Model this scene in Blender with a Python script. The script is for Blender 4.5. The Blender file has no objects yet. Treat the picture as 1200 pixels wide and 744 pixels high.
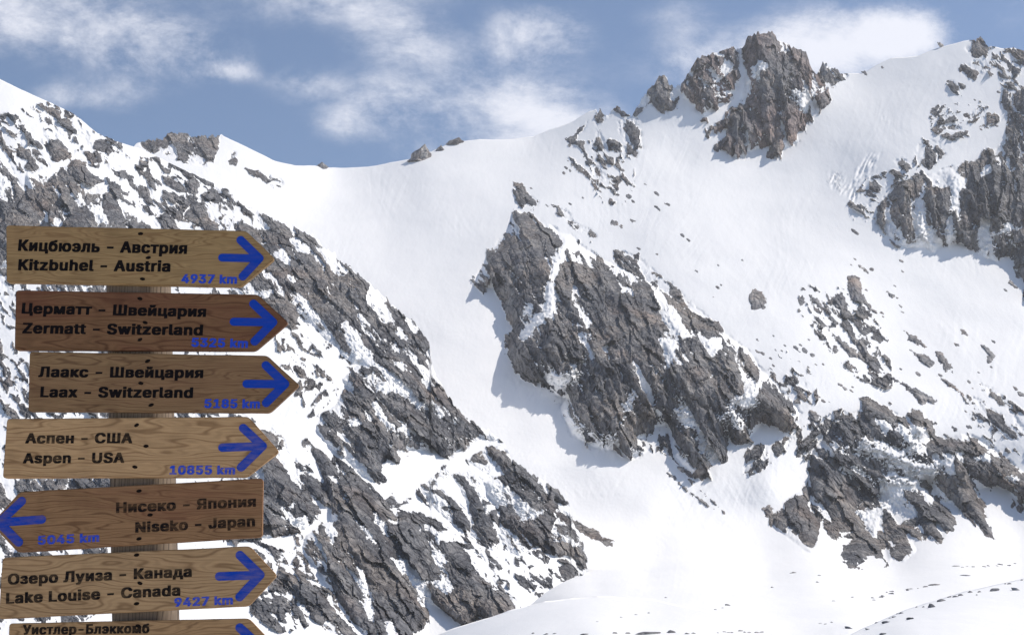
import bpy, bmesh, math, os, random
import numpy as np
from mathutils import Vector, Matrix
from mathutils.geometry import delaunay_2d_cdt

random.seed(7)
rng = np.random.default_rng(11)
S = bpy.context.scene
COL = S.collection
R_ = math.radians

# ------------------------------------------------------------------ camera, sky, sun, exposure
FPX = 1846.0                      # focal length in photo pixels (1200 wide)
PITCH = 12.5
cam_d = bpy.data.cameras.new('camera')
cam_d.sensor_fit = 'HORIZONTAL'
cam_d.sensor_width = 36.0
cam_d.lens = 36.0 * FPX / 1200.0
cam_d.clip_start = 0.1
cam_d.clip_end = 60000
cam = bpy.data.objects.new('camera', cam_d)
COL.objects.link(cam)
cam.location = (0, 0, 0)
cam.rotation_euler = (R_(90 + PITCH), 0, 0)
S.camera = cam

SUN_EL, SUN_AZ = 48.0, 79.0       # azimuth from the view direction (+Y) towards the right (+X)
sd = Vector((math.cos(R_(SUN_EL)) * math.sin(R_(SUN_AZ)), math.cos(R_(SUN_EL)) * math.cos(R_(SUN_AZ)), math.sin(R_(SUN_EL))))
sun_d = bpy.data.lights.new('sun', 'SUN')
sun_d.energy = 4.3
sun_d.angle = R_(0.5)
sun_d.color = (1.0, 0.925, 0.82)
sun = bpy.data.objects.new('sun', sun_d)
COL.objects.link(sun)
sun.rotation_euler = (-sd).to_track_quat('-Z', 'Y').to_euler()
sun.location = sd * 100

vs = S.view_settings
vs.view_transform = 'Standard'
vs.look = 'None'
vs.exposure = 0.16
vs.gamma = 1.0
vs.use_curve_mapping = False
S.display_settings.display_device = 'sRGB'
S.cycles.max_bounces = 5
S.cycles.diffuse_bounces = 3
S.cycles.glossy_bounces = 1
S.cycles.volume_bounces = 0
S.cycles.use_denoising = True


def px_p(u, v):
    """photo pixel -> tangent coordinates (x/y, z/y) of its direction in the world"""
    dx, dz = (u - 600.0) / FPX, (372.0 - v) / FPX
    c, s = math.cos(R_(PITCH)), math.sin(R_(PITCH))
    y = c - dz * s
    return dx / y, (s + dz * c) / y


world = bpy.data.worlds.new('World')
S.world = world
world.use_nodes = True


def build_world():
    nt = world.node_tree
    N, L = nt.nodes, nt.links
    N.clear()
    out = N.new('ShaderNodeOutputWorld')
    bg = N.new('ShaderNodeBackground')
    bg.inputs['Strength'].default_value = 0.122
    sky = N.new('ShaderNodeTexSky')
    sky.sky_type = 'NISHITA'
    sky.sun_disc = False
    sky.sun_elevation = R_(SUN_EL)
    sky.sun_rotation = R_(SUN_AZ)
    sky.altitude = 3200
    sky.air_density = 1.1
    sky.dust_density = 2.2
    sky.ozone_density = 1.6
    tc = N.new('ShaderNodeTexCoord')
    sep = N.new('ShaderNodeSeparateXYZ')
    L.new(tc.outputs['Generated'], sep.inputs[0])

    def math_(op, a, b=None, c=None, clamp=False):
        n = N.new('ShaderNodeMath')
        n.operation = op
        n.use_clamp = clamp
        for i, x in enumerate((a, b, c)):
            if x is None:
                continue
            if isinstance(x, (int, float)):
                n.inputs[i].default_value = x
            else:
                L.new(x, n.inputs[i])
        return n.outputs[0]
    ay = math_('MAXIMUM', math_('ABSOLUTE', sep.outputs['Y']), 0.02)
    gx = math_('DIVIDE', sep.outputs['X'], ay)
    gz = math_('DIVIDE', sep.outputs['Z'], ay)
    cx = N.new('ShaderNodeCombineXYZ')
    L.new(gx, cx.inputs[0])
    L.new(gz, cx.inputs[1])
    P = cx.outputs[0]
    # wisps: warped noise
    n1 = N.new('ShaderNodeTexNoise')
    n1.inputs['Scale'].default_value = 11
    n1.inputs['Detail'].default_value = 9
    n1.inputs['Roughness'].default_value = 0.71
    n1.inputs['Distortion'].default_value = 0.15
    mp = N.new('ShaderNodeMapping')
    mp.inputs['Rotation'].default_value = (0, 0, R_(14))
    mp.inputs['Scale'].default_value = (1.0, 1.45, 1.0)
    L.new(P, mp.inputs[0])
    L.new(mp.outputs[0], n1.inputs['Vector'])
    total = None
    blobs = [(60, 20, 200, 80, .66), (200, 62, 130, 62, .55), (250, 85, 60, 24, .3), (400, -5, 170, 52, .62), (350, 95, 60, 30, .50),
             (440, 125, 110, 52, .52), (400, 150, 60, 30, .25), (630, 38, 90, 48, .72), (560, 95, 190, 66, .44), (630, 142, 130, 58, .80),
             (985, 50, 150, 66, 1.12), (860, 75, 150, 50, .62), (1075, 38, 80, 48, .85), (75, 112, 54, 28, .50), (720, 170, 120, 50, .6),
             (470, 45, 90, 44, .50), (275, 82, 40, 20, .45), (800, 20, 70, 36, .32), (1180, 15, 70, 36, .3), (140, 112, 56, 30, .36), (520, 175, 120, 40, .35)]
    for (u, v, ru, rv, st) in blobs:
        c = px_p(u, v)
        a = N.new('ShaderNodeVectorMath')
        a.operation = 'SUBTRACT'
        L.new(P, a.inputs[0])
        a.inputs[1].default_value = (c[0], c[1], 0)
        m = N.new('ShaderNodeVectorMath')
        m.operation = 'MULTIPLY'
        L.new(a.outputs[0], m.inputs[0])
        m.inputs[1].default_value = (FPX / ru, FPX / rv, 0)
        ln = N.new('ShaderNodeVectorMath')
        ln.operation = 'LENGTH'
        L.new(m.outputs[0], ln.inputs[0])
        mr = N.new('ShaderNodeMapRange')
        mr.interpolation_type = 'SMOOTHSTEP'
        mr.inputs['From Min'].default_value = 1.25
        mr.inputs['From Max'].default_value = 0.0
        mr.inputs['To Min'].default_value = 0
        mr.inputs['To Max'].default_value = st
        L.new(ln.outputs['Value'], mr.inputs['Value'])
        total = mr.outputs[0] if total is None else math_('ADD', total, mr.outputs[0])
    nn = math_('MULTIPLY', math_('SUBTRACT', n1.outputs[0], 0.52), 3.6)
    d = math_('ADD', math_('MULTIPLY', total, 1.0), math_('MULTIPLY', nn, math_('MINIMUM', math_('MULTIPLY_ADD', total, 1.2, 0.12), 0.75)))
    mr = N.new('ShaderNodeMapRange')
    mr.interpolation_type = 'SMOOTHSTEP'
    mr.inputs['From Min'].default_value = 0.02
    mr.inputs['From Max'].default_value = 1.15
    mr.inputs['To Max'].default_value = 0.80
    L.new(d, mr.inputs['Value'])
    mix = N.new('ShaderNodeMix')
    mix.data_type = 'RGBA'
    L.new(mr.outputs[0], mix.inputs['Factor'])
    tint = N.new('ShaderNodeMix')
    tint.data_type = 'RGBA'
    tint.blend_type = 'MULTIPLY'
    tint.inputs['Factor'].default_value = 1
    L.new(sky.outputs[0], tint.inputs[6])
    tint.inputs[7].default_value = (1.0, 1.0, 1.0, 1)
    L.new(tint.outputs[2], mix.inputs[6])
    mix.inputs[7].default_value = (8.2, 8.2, 8.7, 1)
    L.new(mix.outputs[2], bg.inputs['Color'])
    L.new(bg.outputs[0], out.inputs['Surface'])
    world.cycles.sampling_method = 'MANUAL'
    world.cycles.sample_map_resolution = 512


build_world()

# ------------------------------------------------------------------ numeric helpers
CP, SP = math.cos(R_(PITCH)), math.sin(R_(PITCH))


def to_world(u, v, D):
    """points seen at (u, v) whose horizontal distance along the valley is D metres"""
    dx, dz = (u - 600.0) / FPX, (372.0 - v) / FPX
    y = CP - dz * SP
    z = SP + dz * CP
    return np.stack([dx / y * D, D + 0 * u, z / y * D], axis=-1)


def hash2(ix, iy, seed):
    h = (ix.astype(np.int64) * 374761393 + iy.astype(np.int64) * 668265263 + seed * 1442695041) & 0xFFFFFFFF
    h = ((h ^ (h >> 13)) * 1274126177) & 0xFFFFFFFF
    h = ((h ^ (h >> 16)) * 2246822519) & 0xFFFFFFFF
    return ((h ^ (h >> 15)) & 0xFFFFFF) / float(0xFFFFFF)


def gnoise(x, y, seed=0):
    ix, iy = np.floor(x), np.floor(y)
    fx, fy = x - ix, y - iy
    ux, uy = fx * fx * fx * (fx * (fx * 6 - 15) + 10), fy * fy * fy * (fy * (fy * 6 - 15) + 10)

    def g(dx, dy):
        a = hash2(ix + dx, iy + dy, seed) * 2 * np.pi
        return np.cos(a) * (fx - dx) + np.sin(a) * (fy - dy)
    a, b, c, d = g(0, 0), g(1, 0), g(0, 1), g(1, 1)
    return 1.5 * ((a * (1 - ux) + b * ux) * (1 - uy) + (c * (1 - ux) + d * ux) * uy)


def fbm(x, y, seed=0, oct=4, gain=0.5):
    s, a = 0, 1.0
    for o in range(oct):
        s = s + a * gnoise(x, y, seed + o * 17)
        x, y, a = x * 2.03 + 7.1, y * 2.03 + 3.7, a * gain
    return s


def facets(x, y, seed, tilt=1.0, step=1.0, bias=(0.0, 0.0)):
    """broken blocks: each cell is a tilted plane at its own height"""
    ix, iy = np.floor(x), np.floor(y)
    best = np.full(x.shape, 9e9)
    h = np.zeros(x.shape)
    for dx in (-1, 0, 1):
        for dy in (-1, 0, 1):
            jx, jy = ix + dx, iy + dy
            cx, cy = jx + hash2(jx, jy, seed), jy + hash2(jx, jy, seed + 1)
            d = (x - cx) ** 2 + (y - cy) ** 2
            gx = (hash2(jx, jy, seed + 2) - .5) * 2 * tilt + bias[0]
            gy = (hash2(jx, jy, seed + 3) - .5) * 2 * tilt + bias[1]
            hh = (hash2(jx, jy, seed + 4) - .5) * 2 * step + gx * (x - cx) + gy * (y - cy)
            m = d < best
            best = np.where(m, d, best)
            h = np.where(m, hh, h)
    return h


class TPS:
    def __init__(self, pts):
        p = np.array(pts, float)
        self.c = p[:, :2] / 300.0
        f = np.log(p[:, 2])
        n = len(p)
        K = self.phi(self.c[:, None, :] - self.c[None, :, :]) + np.eye(n) * 1.5e-2
        Pm = np.hstack([np.ones((n, 1)), self.c])
        A = np.block([[K, Pm], [Pm.T, np.zeros((3, 3))]])
        w = np.linalg.solve(A, np.concatenate([f, np.zeros(3)]))
        self.w, self.a = w[:n], w[n:]

    @staticmethod
    def phi(d):
        r2 = (d ** 2).sum(-1)
        return 0.5 * r2 * np.log(np.maximum(r2, 1e-12))

    def __call__(self, u, v):
        sh = u.shape
        q = np.stack([u.ravel(), v.ravel()], -1) / 300.0
        out = np.empty(len(q))
        for i in range(0, len(q), 60000):
            qq = q[i:i + 60000]
            out[i:i + 60000] = self.phi(qq[:, None, :] - self.c[None]) @ self.w + self.a[0] + qq @ self.a[1:]
        return np.exp(out).reshape(sh)


GX0, GY0, GX1, GY1, GS = -260, -80, 1420, 880, 2.0
GU, GV = np.meshgrid(np.arange(GX0, GX1, GS), np.arange(GY0, GY1, GS))
FAR = 40.0


def poly_sdf(pts, U, V):
    p = np.array(pts, float)
    q = np.roll(p, -1, 0)
    d2 = np.full(U.shape, 1e12)
    ins = np.zeros(U.shape, bool)
    for (x0, y0), (x1, y1) in zip(p, q):
        ex, ey = x1 - x0, y1 - y0
        l = ex * ex + ey * ey + 1e-9
        t = np.clip(((U - x0) * ex + (V - y0) * ey) / l, 0, 1)
        d2 = np.minimum(d2, (U - x0 - t * ex) ** 2 + (V - y0 - t * ey) ** 2)
        if y0 != y1:
            ins ^= ((y0 > V) != (y1 > V)) & (U < (x1 - x0) * (V - y0) / (y1 - y0) + x0)
    return np.where(ins, 1, -1) * np.sqrt(d2)


def grid_sdf(pts):
    p = np.array(pts, float)
    f = np.full(GU.shape, -FAR)
    i0, i1 = int((p[:, 0].min() - FAR - GX0) / GS), int((p[:, 0].max() + FAR - GX0) / GS) + 2
    j0, j1 = int((p[:, 1].min() - FAR - GY0) / GS), int((p[:, 1].max() + FAR - GY0) / GS) + 2
    i0, j0 = max(i0, 0), max(j0, 0)
    f[j0:j1, i0:i1] = np.maximum(poly_sdf(pts, GU[j0:j1, i0:i1], GV[j0:j1, i0:i1]), -FAR)
    return f


def sample(f, u, v):
    x = np.clip((u - GX0) / GS, 0, f.shape[1] - 1.001)
    y = np.clip((v - GY0) / GS, 0, f.shape[0] - 1.001)
    i, j = x.astype(int), y.astype(int)
    a, b = x - i, y - j
    return (f[j, i] * (1 - a) + f[j, i + 1] * a) * (1 - b) + (f[j + 1, i] * (1 - a) + f[j + 1, i + 1] * a) * b


# ------------------------------------------------------------------ materials
def new_mat(name):
    m = bpy.data.materials.new(name)
    m.use_nodes = True
    return m, m.node_tree.nodes, m.node_tree.links, m.node_tree.nodes['Principled BSDF']


def ramp(N, stops):
    r = N.new('ShaderNodeValToRGB')
    cr = r.color_ramp
    while len(cr.elements) < len(stops):
        cr.elements.new(0.5)
    for e, (p, c) in zip(cr.elements, stops):
        e.position = p
        e.color = (*c, 1)
    return r


def rock_colour(N, L, scale=1.0):
    """granite: tone from block to block, dark joints, warm oxide stains, pale bruises"""
    geo = N.new('ShaderNodeNewGeometry')

    def mapped(sx, sy, sz, rx, ry):
        mp = N.new('ShaderNodeMapping')
        mp.inputs['Scale'].default_value = (sx * scale, sy * scale, sz * scale)
        mp.inputs['Rotation'].default_value = (R_(rx), R_(ry), 0)
        L.new(geo.outputs['Position'], mp.inputs[0])
        return mp.outputs[0]

    def noise(vec, sc, det, rough, dist=0.0):
        n = N.new('ShaderNodeTexNoise')
        n.inputs['Scale'].default_value = sc
        n.inputs['Detail'].default_value = det
        n.inputs['Roughness'].default_value = rough
        n.inputs['Distortion'].default_value = dist
        L.new(vec, n.inputs['Vector'])
        return n

    def mul(a, b, f=1.0, mode='MULTIPLY'):
        mx = N.new('ShaderNodeMix')
        mx.data_type = 'RGBA'
        mx.blend_type = mode
        if isinstance(f, float):
            mx.inputs['Factor'].default_value = f
        else:
            L.new(f, mx.inputs['Factor'])
        L.new(a, mx.inputs[6])
        L.new(b, mx.inputs[7])
        return mx.outputs[2]
    n1 = noise(geo.outputs['Position'], 0.011 * scale, 6, 0.62, .4)
    r1 = ramp(N, [(0.38, (.172, .180, .202)), (0.47, (.222, .226, .242)), (0.54, (.255, .252, .260)), (0.61, (.275, .254, .246)), (0.68, (.305, .303, .308))])
    L.new(n1.outputs[0], r1.inputs[0])
    # warp so that joints are not straight
    wv = noise(geo.outputs['Position'], 0.05 * scale, 3, .6)
    ad = N.new('ShaderNodeVectorMath')
    ad.operation = 'MULTIPLY_ADD'
    L.new(wv.outputs['Color'], ad.inputs[0])
    ad.inputs[1].default_value = (.55, .55, .55)
    L.new(mapped(.060, .030, .034, 0, -35), ad.inputs[2])
    vb = N.new('ShaderNodeTexVoronoi')
    vb.feature = 'F1'
    vb.inputs['Scale'].default_value = 1.0
    L.new(ad.outputs[0], vb.inputs['Vector'])
    sp = N.new('ShaderNodeSeparateColor')
    L.new(vb.outputs['Color'], sp.inputs[0])
    r2 = ramp(N, [(0.0, (.70, .70, .72)), (0.5, (1, .99, .98)), (1.0, (1.28, 1.25, 1.20))])
    L.new(sp.outputs[0], r2.inputs[0])
    ve = N.new('ShaderNodeTexVoronoi')
    ve.feature = 'DISTANCE_TO_EDGE'
    ve.inputs['Scale'].default_value = 1.9
    L.new(ad.outputs[0], ve.inputs['Vector'])
    r3 = ramp(N, [(0.0, (.42, .42, .45)), (0.05, (.8, .8, .81)), (0.11, (1, 1, 1))])
    L.new(ve.outputs['Distance'], r3.inputs[0])
    n2 = noise(mapped(.15, .15, .055, 0, -25), 1.0, 6, .68)
    r4 = ramp(N, [(0.36, (.58, .58, .60)), (0.46, (.90, .90, .90)), (0.54, (1.08, 1.07, 1.06)), (0.64, (1.40, 1.37, 1.32))])
    L.new(n2.outputs[0], r4.inputs[0])
    c = mul(mul(mul(r1.outputs[0], r2.outputs[0]), r3.outputs[0]), r4.outputs[0])
    # rusty stains
    n5 = noise(mapped(.018, .018, .006, 0, 0), 1.0, 5, .6)
    r5 = ramp(N, [(0.56, (0, 0, 0)), (0.68, (.55, .55, .55))])
    L.new(n5.outputs[0], r5.inputs[0])
    rgb = N.new('ShaderNodeRGB')
    rgb.outputs[0].default_value = (1.20, 1.0, .88, 1)
    c = mul(c, rgb.outputs[0], r5.outputs[0])
    ra = N.new('ShaderNodeAttribute')
    ra.attribute_name = 'rust'
    rg2 = N.new('ShaderNodeRGB')
    rg2.outputs[0].default_value = (1.20, 1.0, .94, 1)
    c = mul(c, rg2.outputs[0], ra.outputs['Fac'])
    hgt = N.new('ShaderNodeMath')
    hgt.operation = 'MULTIPLY_ADD'
    L.new(ve.outputs['Distance'], hgt.inputs[0])
    hgt.inputs[1].default_value = .35
    L.new(n2.outputs[0], hgt.inputs[2])
    hgt.use_clamp = False
    return geo, hgt, c


def mountain_material():
    m, N, L, b = new_mat('snow_and_rock')
    geo, n2, rc = rock_colour(N, L)
    at = N.new('ShaderNodeAttribute')
    at.attribute_name = 'rock'
    nf = N.new('ShaderNodeTexNoise')
    nf.inputs['Scale'].default_value = 0.55
    nf.inputs['Detail'].default_value = 3
    L.new(geo.outputs['Position'], nf.inputs['Vector'])
    ad = N.new('ShaderNodeMath')
    ad.operation = 'MULTIPLY_ADD'
    L.new(nf.outputs[0], ad.inputs[0])
    ad.inputs[1].default_value = 2.4
    ad.inputs[2].default_value = -1.2
    a2 = N.new('ShaderNodeMath')
    a2.operation = 'ADD'
    L.new(ad.outputs[0], a2.inputs[0])
    L.new(at.outputs['Fac'], a2.inputs[1])
    mr = N.new('ShaderNodeMapRange')
    mr.interpolation_type = 'SMOOTHSTEP'
    mr.inputs['From Min'].default_value = -0.35
    mr.inputs['From Max'].default_value = 0.35
    L.new(a2.outputs[0], mr.inputs['Value'])
    # snow: nearly white with faint dust bands
    ns = N.new('ShaderNodeTexNoise')
    ns.inputs['Scale'].default_value = 0.009
    ns.inputs['Detail'].default_value = 7
    L.new(geo.outputs['Position'], ns.inputs['Vector'])
    rs = ramp(N, [(0.3, (.82, .825, .835)), (0.7, (.87, .87, .875))])
    L.new(ns.outputs[0], rs.inputs[0])
    mx = N.new('ShaderNodeMix')
    mx.data_type = 'RGBA'
    L.new(mr.outputs[0], mx.inputs['Factor'])
    L.new(rs.outputs[0], mx.inputs[6])
    L.new(rc, mx.inputs[7])
    L.new(mx.outputs[2], b.inputs['Base Color'])
    b.inputs['Roughness'].default_value = 0.9
    b.inputs['Specular IOR Level'].default_value = 0.15
    # bump: fine fractures on rock, faint wind ripples on snow
    bs = N.new('ShaderNodeTexNoise')
    bs.inputs['Scale'].default_value = 0.05
    bs.inputs['Detail'].default_value = 5
    bs.inputs['Roughness'].default_value = 0.55
    mp = N.new('ShaderNodeMapping')
    mp.inputs['Scale'].default_value = (1.5, 0.45, 0.45)
    L.new(geo.outputs['Position'], mp.inputs[0])
    L.new(mp.outputs[0], bs.inputs['Vector'])
    hm = N.new('ShaderNodeMix')
    hm.data_type = 'FLOAT'
    L.new(mr.outputs[0], hm.inputs[0])
    sc1 = N.new('ShaderNodeMath')
    sc1.operation = 'MULTIPLY'
    L.new(bs.outputs[0], sc1.inputs[0])
    sc1.inputs[1].default_value = 0.5
    sc2 = N.new('ShaderNodeMath')
    sc2.operation = 'MULTIPLY'
    L.new(n2.outputs[0], sc2.inputs[0])
    sc2.inputs[1].default_value = 10.0
    L.new(sc1.outputs[0], hm.inputs[2])
    L.new(sc2.outputs[0], hm.inputs[3])
    bp = N.new('ShaderNodeBump')
    bp.inputs['Strength'].default_value = 0.9
    bp.inputs['Distance'].default_value = 1.0
    L.new(hm.outputs[0], bp.inputs['Height'])
    L.new(bp.outputs[0], b.inputs['Normal'])
    return m


def rock_material(name, scale):
    m, N, L, b = new_mat(name)
    geo, n2, rc = rock_colour(N, L, scale)
    L.new(rc, b.inputs['Base Color'])
    b.inputs['Roughness'].default_value = 0.9
    b.inputs['Specular IOR Level'].default_value = 0.15
    bp = N.new('ShaderNodeBump')
    bp.inputs['Strength'].default_value = 0.8
    bp.inputs['Distance'].default_value = 2.5 / scale
    L.new(n2.outputs[0], bp.inputs['Height'])
    L.new(bp.outputs[0], b.inputs['Normal'])
    return m


M_MOUNT = mountain_material()
M_ROCK = rock_material('grey_rock', 1.0)
M_BOULD = rock_material('moraine_rock', 2.0)

# ------------------------------------------------------------------ the mountain: what the slopes are
# every rock polygon: outline, relief in metres, strata angle (degrees, picture down-right), elongation, roughness, depth of crevices filled by snow
V = 88
ROCK_F = [
    # ragged knob on the left skyline
    ([(160, 160), (173, 158), (191, 158), (198, 148), (209, 146), (224, 150), (244, 152), (255, 148), (261, 156), (256, 171), (247, 186), (238, 195), (227, 191), (211, 187), (198, 181), (183, 178), (170, 174)], 14, 55, 1.6, .8, 4),
    ([(289, 199), (303, 201), (316, 206), (326, 208), (334, 217), (326, 221), (313, 217), (301, 208)], 6, 35, 1.5, .6, 5),
    ([(269, 181), (275, 180), (276, 194), (269, 193)], 4, 60, 1.5, .5, 4),
    # summit tower and its shoulders
    ([(880, 30), (891, 26), (906, 28), (924, 44), (948, 52), (953, 74), (957, 81), (962, 94), (971, 112), (970, 120), (957, 123), (955, 132), (942, 143), (934, 158), (937, 166), (919, 176), (906, 183), (900, 182), (906, 168), (888, 176), (876, 178), (876, 185), (860, 183), (842, 171), (853, 155), (855, 145), (837, 157), (835, 150), (850, 143), (853, 132), (866, 127), (872, 104), (872, 86), (871, 58)], 55, 74, 2.3, 1.15, 8),
    ([(808, 62), (827, 56), (845, 52), (868, 50), (868, 86), (862, 107), (853, 120), (840, 127), (826, 139), (817, 130), (812, 120), (799, 114), (794, 104), (804, 89)], 28, 60, 1.4, 1.0, 3.2),
    ([(738, 132), (745, 115), (761, 96), (776, 80), (784, 92), (794, 98), (796, 114), (789, 127), (776, 132), (763, 122), (756, 125), (748, 140)], 18, 60, 1.4, .9, 3.2),
    ([(953, 78), (965, 62), (975, 72), (995, 84), (990, 91), (976, 98), (965, 93)], 10, 50, 1.3, .8, 2.5),
    # rocks along the shoulder left of the tower
    ([(726, 141), (736, 138), (749, 148), (753, 174), (744, 173), (739, 164), (726, 156)], 16, 70, 1.8, .7, 6),
    ([(727, 174), (736, 165), (744, 176), (746, 184), (736, 181)], 8, 60, 1.5, .6, 5),
    ([(712, 136), (726, 116), (735, 128), (736, 136), (723, 135)], 8, 60, 1.5, .6, 5),
    ([(695, 138), (705, 122), (709, 130), (708, 137), (699, 146)], 7, 70, 1.5, .6, 5),
    ([(667, 164), (688, 143), (687, 148), (670, 167)], 4, -45, 2, .5, 4),
    ([(695, 159), (703, 156), (709, 171), (700, 179), (693, 174), (698, 166)], 8, 60, 1.5, .6, 5),
    ([(692, 192), (700, 196), (713, 210), (704, 213), (698, 208)], 5, 45, 2, .6, 4),
    ([(606, 217), (612, 221), (620, 228), (631, 236), (628, 240), (618, 240), (611, 243), (605, 238), (603, 225)], 14, 60, 1.5, .8, 4),
    # the great buttress
    ([(604, 245), (618, 253), (627, 263), (645, 263), (656, 273), (668, 275), (673, 280), (681, 289), (693, 296), (706, 304), (722, 310), (742, 320), (760, 330), (778, 338), (796, 348), (809, 360), (824, 373), (837, 381), (852, 393), (878, 411), (883, 420), (893, 435), (897, 437), (906, 447), (916, 460), (929, 470), (937, 483), (934, 493), (929, 499), (916, 501), (908, 498), (895, 492), (885, 505), (873, 518), (862, 520), (855, 515), (850, 525), (845, 535), (834, 546), (827, 556), (814, 560), (800, 547), (790, 535), (787, 520), (782, 497), (767, 502), (750, 515), (759, 528), (752, 533), (736, 536), (723, 528), (710, 526), (703, 527), (685, 518), (670, 508), (662, 492), (657, 476), (665, 466), (654, 464), (637, 449), (621, 444), (603, 429), (596, 415), (599, 396), (603, 381), (594, 370), (591, 350), (581, 336), (568, 338), (557, 330), (563, 317), (576, 296), (591, 279), (599, 261)], 108, 62, 2.6, 1.15, 9),
    ([(722, 292), (745, 300), (762, 313), (780, 328), (800, 345), (830, 372), (850, 388), (840, 392), (800, 370), (770, 340), (740, 322), (720, 308)], 6, 40, 2.0, .8, 1.0),
    ([(650, 240), (662, 248), (680, 262), (699, 278), (692, 277), (672, 264), (655, 250)], 4, 40, 2.2, .6, 1.0),
    # right-hand cliff
    ([(1027, 244), (1047, 224), (1052, 214), (1083, 207), (1088, 205), (1113, 196), (1144, 188), (1167, 178), (1180, 163), (1188, 140), (1185, 125), (1190, 110), (1200, 105), (1420, 80), (1420, 370), (1200, 352), (1203, 335), (1195, 318), (1185, 296), (1170, 306), (1154, 303), (1136, 288), (1124, 285), (1103, 288), (1095, 297), (1083, 289), (1077, 290), (1062, 290), (1050, 285), (1039, 275), (1029, 260)], 45, 80, 2.2, 1.1, 6),
    ([(1131, 57), (1139, 52), (1147, 38), (1153, 36), (1163, 50), (1159, 63), (1144, 68), (1139, 66)], 8, 50, 1.4, .7, 5),
    ([(1126, 81), (1139, 71), (1154, 76), (1159, 81), (1141, 91)], 5, 40, 1.5, .7, 2),
    ([(1112, 96), (1129, 99), (1134, 107), (1118, 107)], 4, 30, 1.5, .6, 2),
    ([(1126, 136), (1140, 130), (1152, 131), (1139, 141)], 4, 160, 1.5, .6, 3),
    ([(1111, 150), (1118, 147), (1126, 152), (1118, 155)], 4, 160, 1.5, .6, 3),
    ([(1080, 168), (1100, 165), (1108, 180), (1090, 198), (1080, 190), (1070, 195), (1072, 183)], 5, 80, 1.5, .9, 1.0),
    ([(1047, 188), (1062, 188), (1069, 198), (1060, 200)], 4, 40, 1.5, .6, 3),
    # lower right crag
    ([(930, 533), (939, 520), (952, 505), (962, 505), (960, 515), (944, 531), (937, 536)], 8, 130, 1.5, .8, 3),
    ([(874, 540), (876, 530), (888, 523), (903, 527), (900, 540), (890, 553), (878, 560), (872, 552)], 10, 120, 1.5, .8, 3),
    ([(903, 525), (915, 515), (928, 512), (922, 523), (908, 535)], 7, 130, 1.5, .8, 3),
    ([(905, 605), (914, 600), (924, 584), (942, 571), (947, 564), (950, 584), (961, 610), (957, 628), (952, 648), (944, 645), (924, 630), (908, 615)], 24, 75, 2.4, .8, 9),
    ([(948, 565), (950, 540), (955, 522), (966, 517), (976, 496), (988, 488), (1006, 483), (1016, 469), (1034, 476), (1052, 486), (1062, 490), (1066, 481), (1078, 483), (1093, 496), (1095, 506), (1090, 512), (1113, 515), (1126, 508), (1144, 513), (1167, 528), (1180, 538), (1200, 554), (1260, 575), (1260, 610), (1200, 587), (1195, 594), (1190, 584), (1180, 571), (1172, 568), (1149, 571), (1145, 574), (1147, 584), (1158, 610), (1162, 625), (1157, 626), (1150, 618), (1134, 602), (1116, 590), (1103, 587), (1088, 566), (1106, 594), (1118, 607), (1116, 620), (1103, 621), (1104, 635), (1093, 633), (1080, 620), (1080, 633), (1070, 635), (1075, 645), (1060, 658), (1045, 656), (1042, 662), (1038, 642), (1034, 648), (1016, 650), (1014, 661), (996, 661), (987, 651), (988, 640), (1003, 630), (976, 630), (963, 617), (965, 607), (958, 607), (950, 590)], 42, 48, 2.2, 1.0, 11),
    ([(1139, 466), (1150, 471), (1160, 480), (1172, 488), (1182, 500), (1194, 510), (1195, 515), (1180, 513), (1170, 502), (1160, 492), (1152, 478)], 7, 48, 2.2, .8, 1.5),
    ([(1150, 450), (1162, 455), (1174, 464), (1179, 475), (1172, 474), (1160, 462)], 6, 48, 2.2, .7, 4),
    ([(1180, 476), (1190, 487), (1200, 504), (1212, 520), (1196, 502)], 6, 48, 2.2, .7, 4),
    ([(646, 589), (672, 609), (692, 622), (716, 636), (710, 638), (690, 626), (667, 612)], 3, 38, 3, .4, 4),
]
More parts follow.
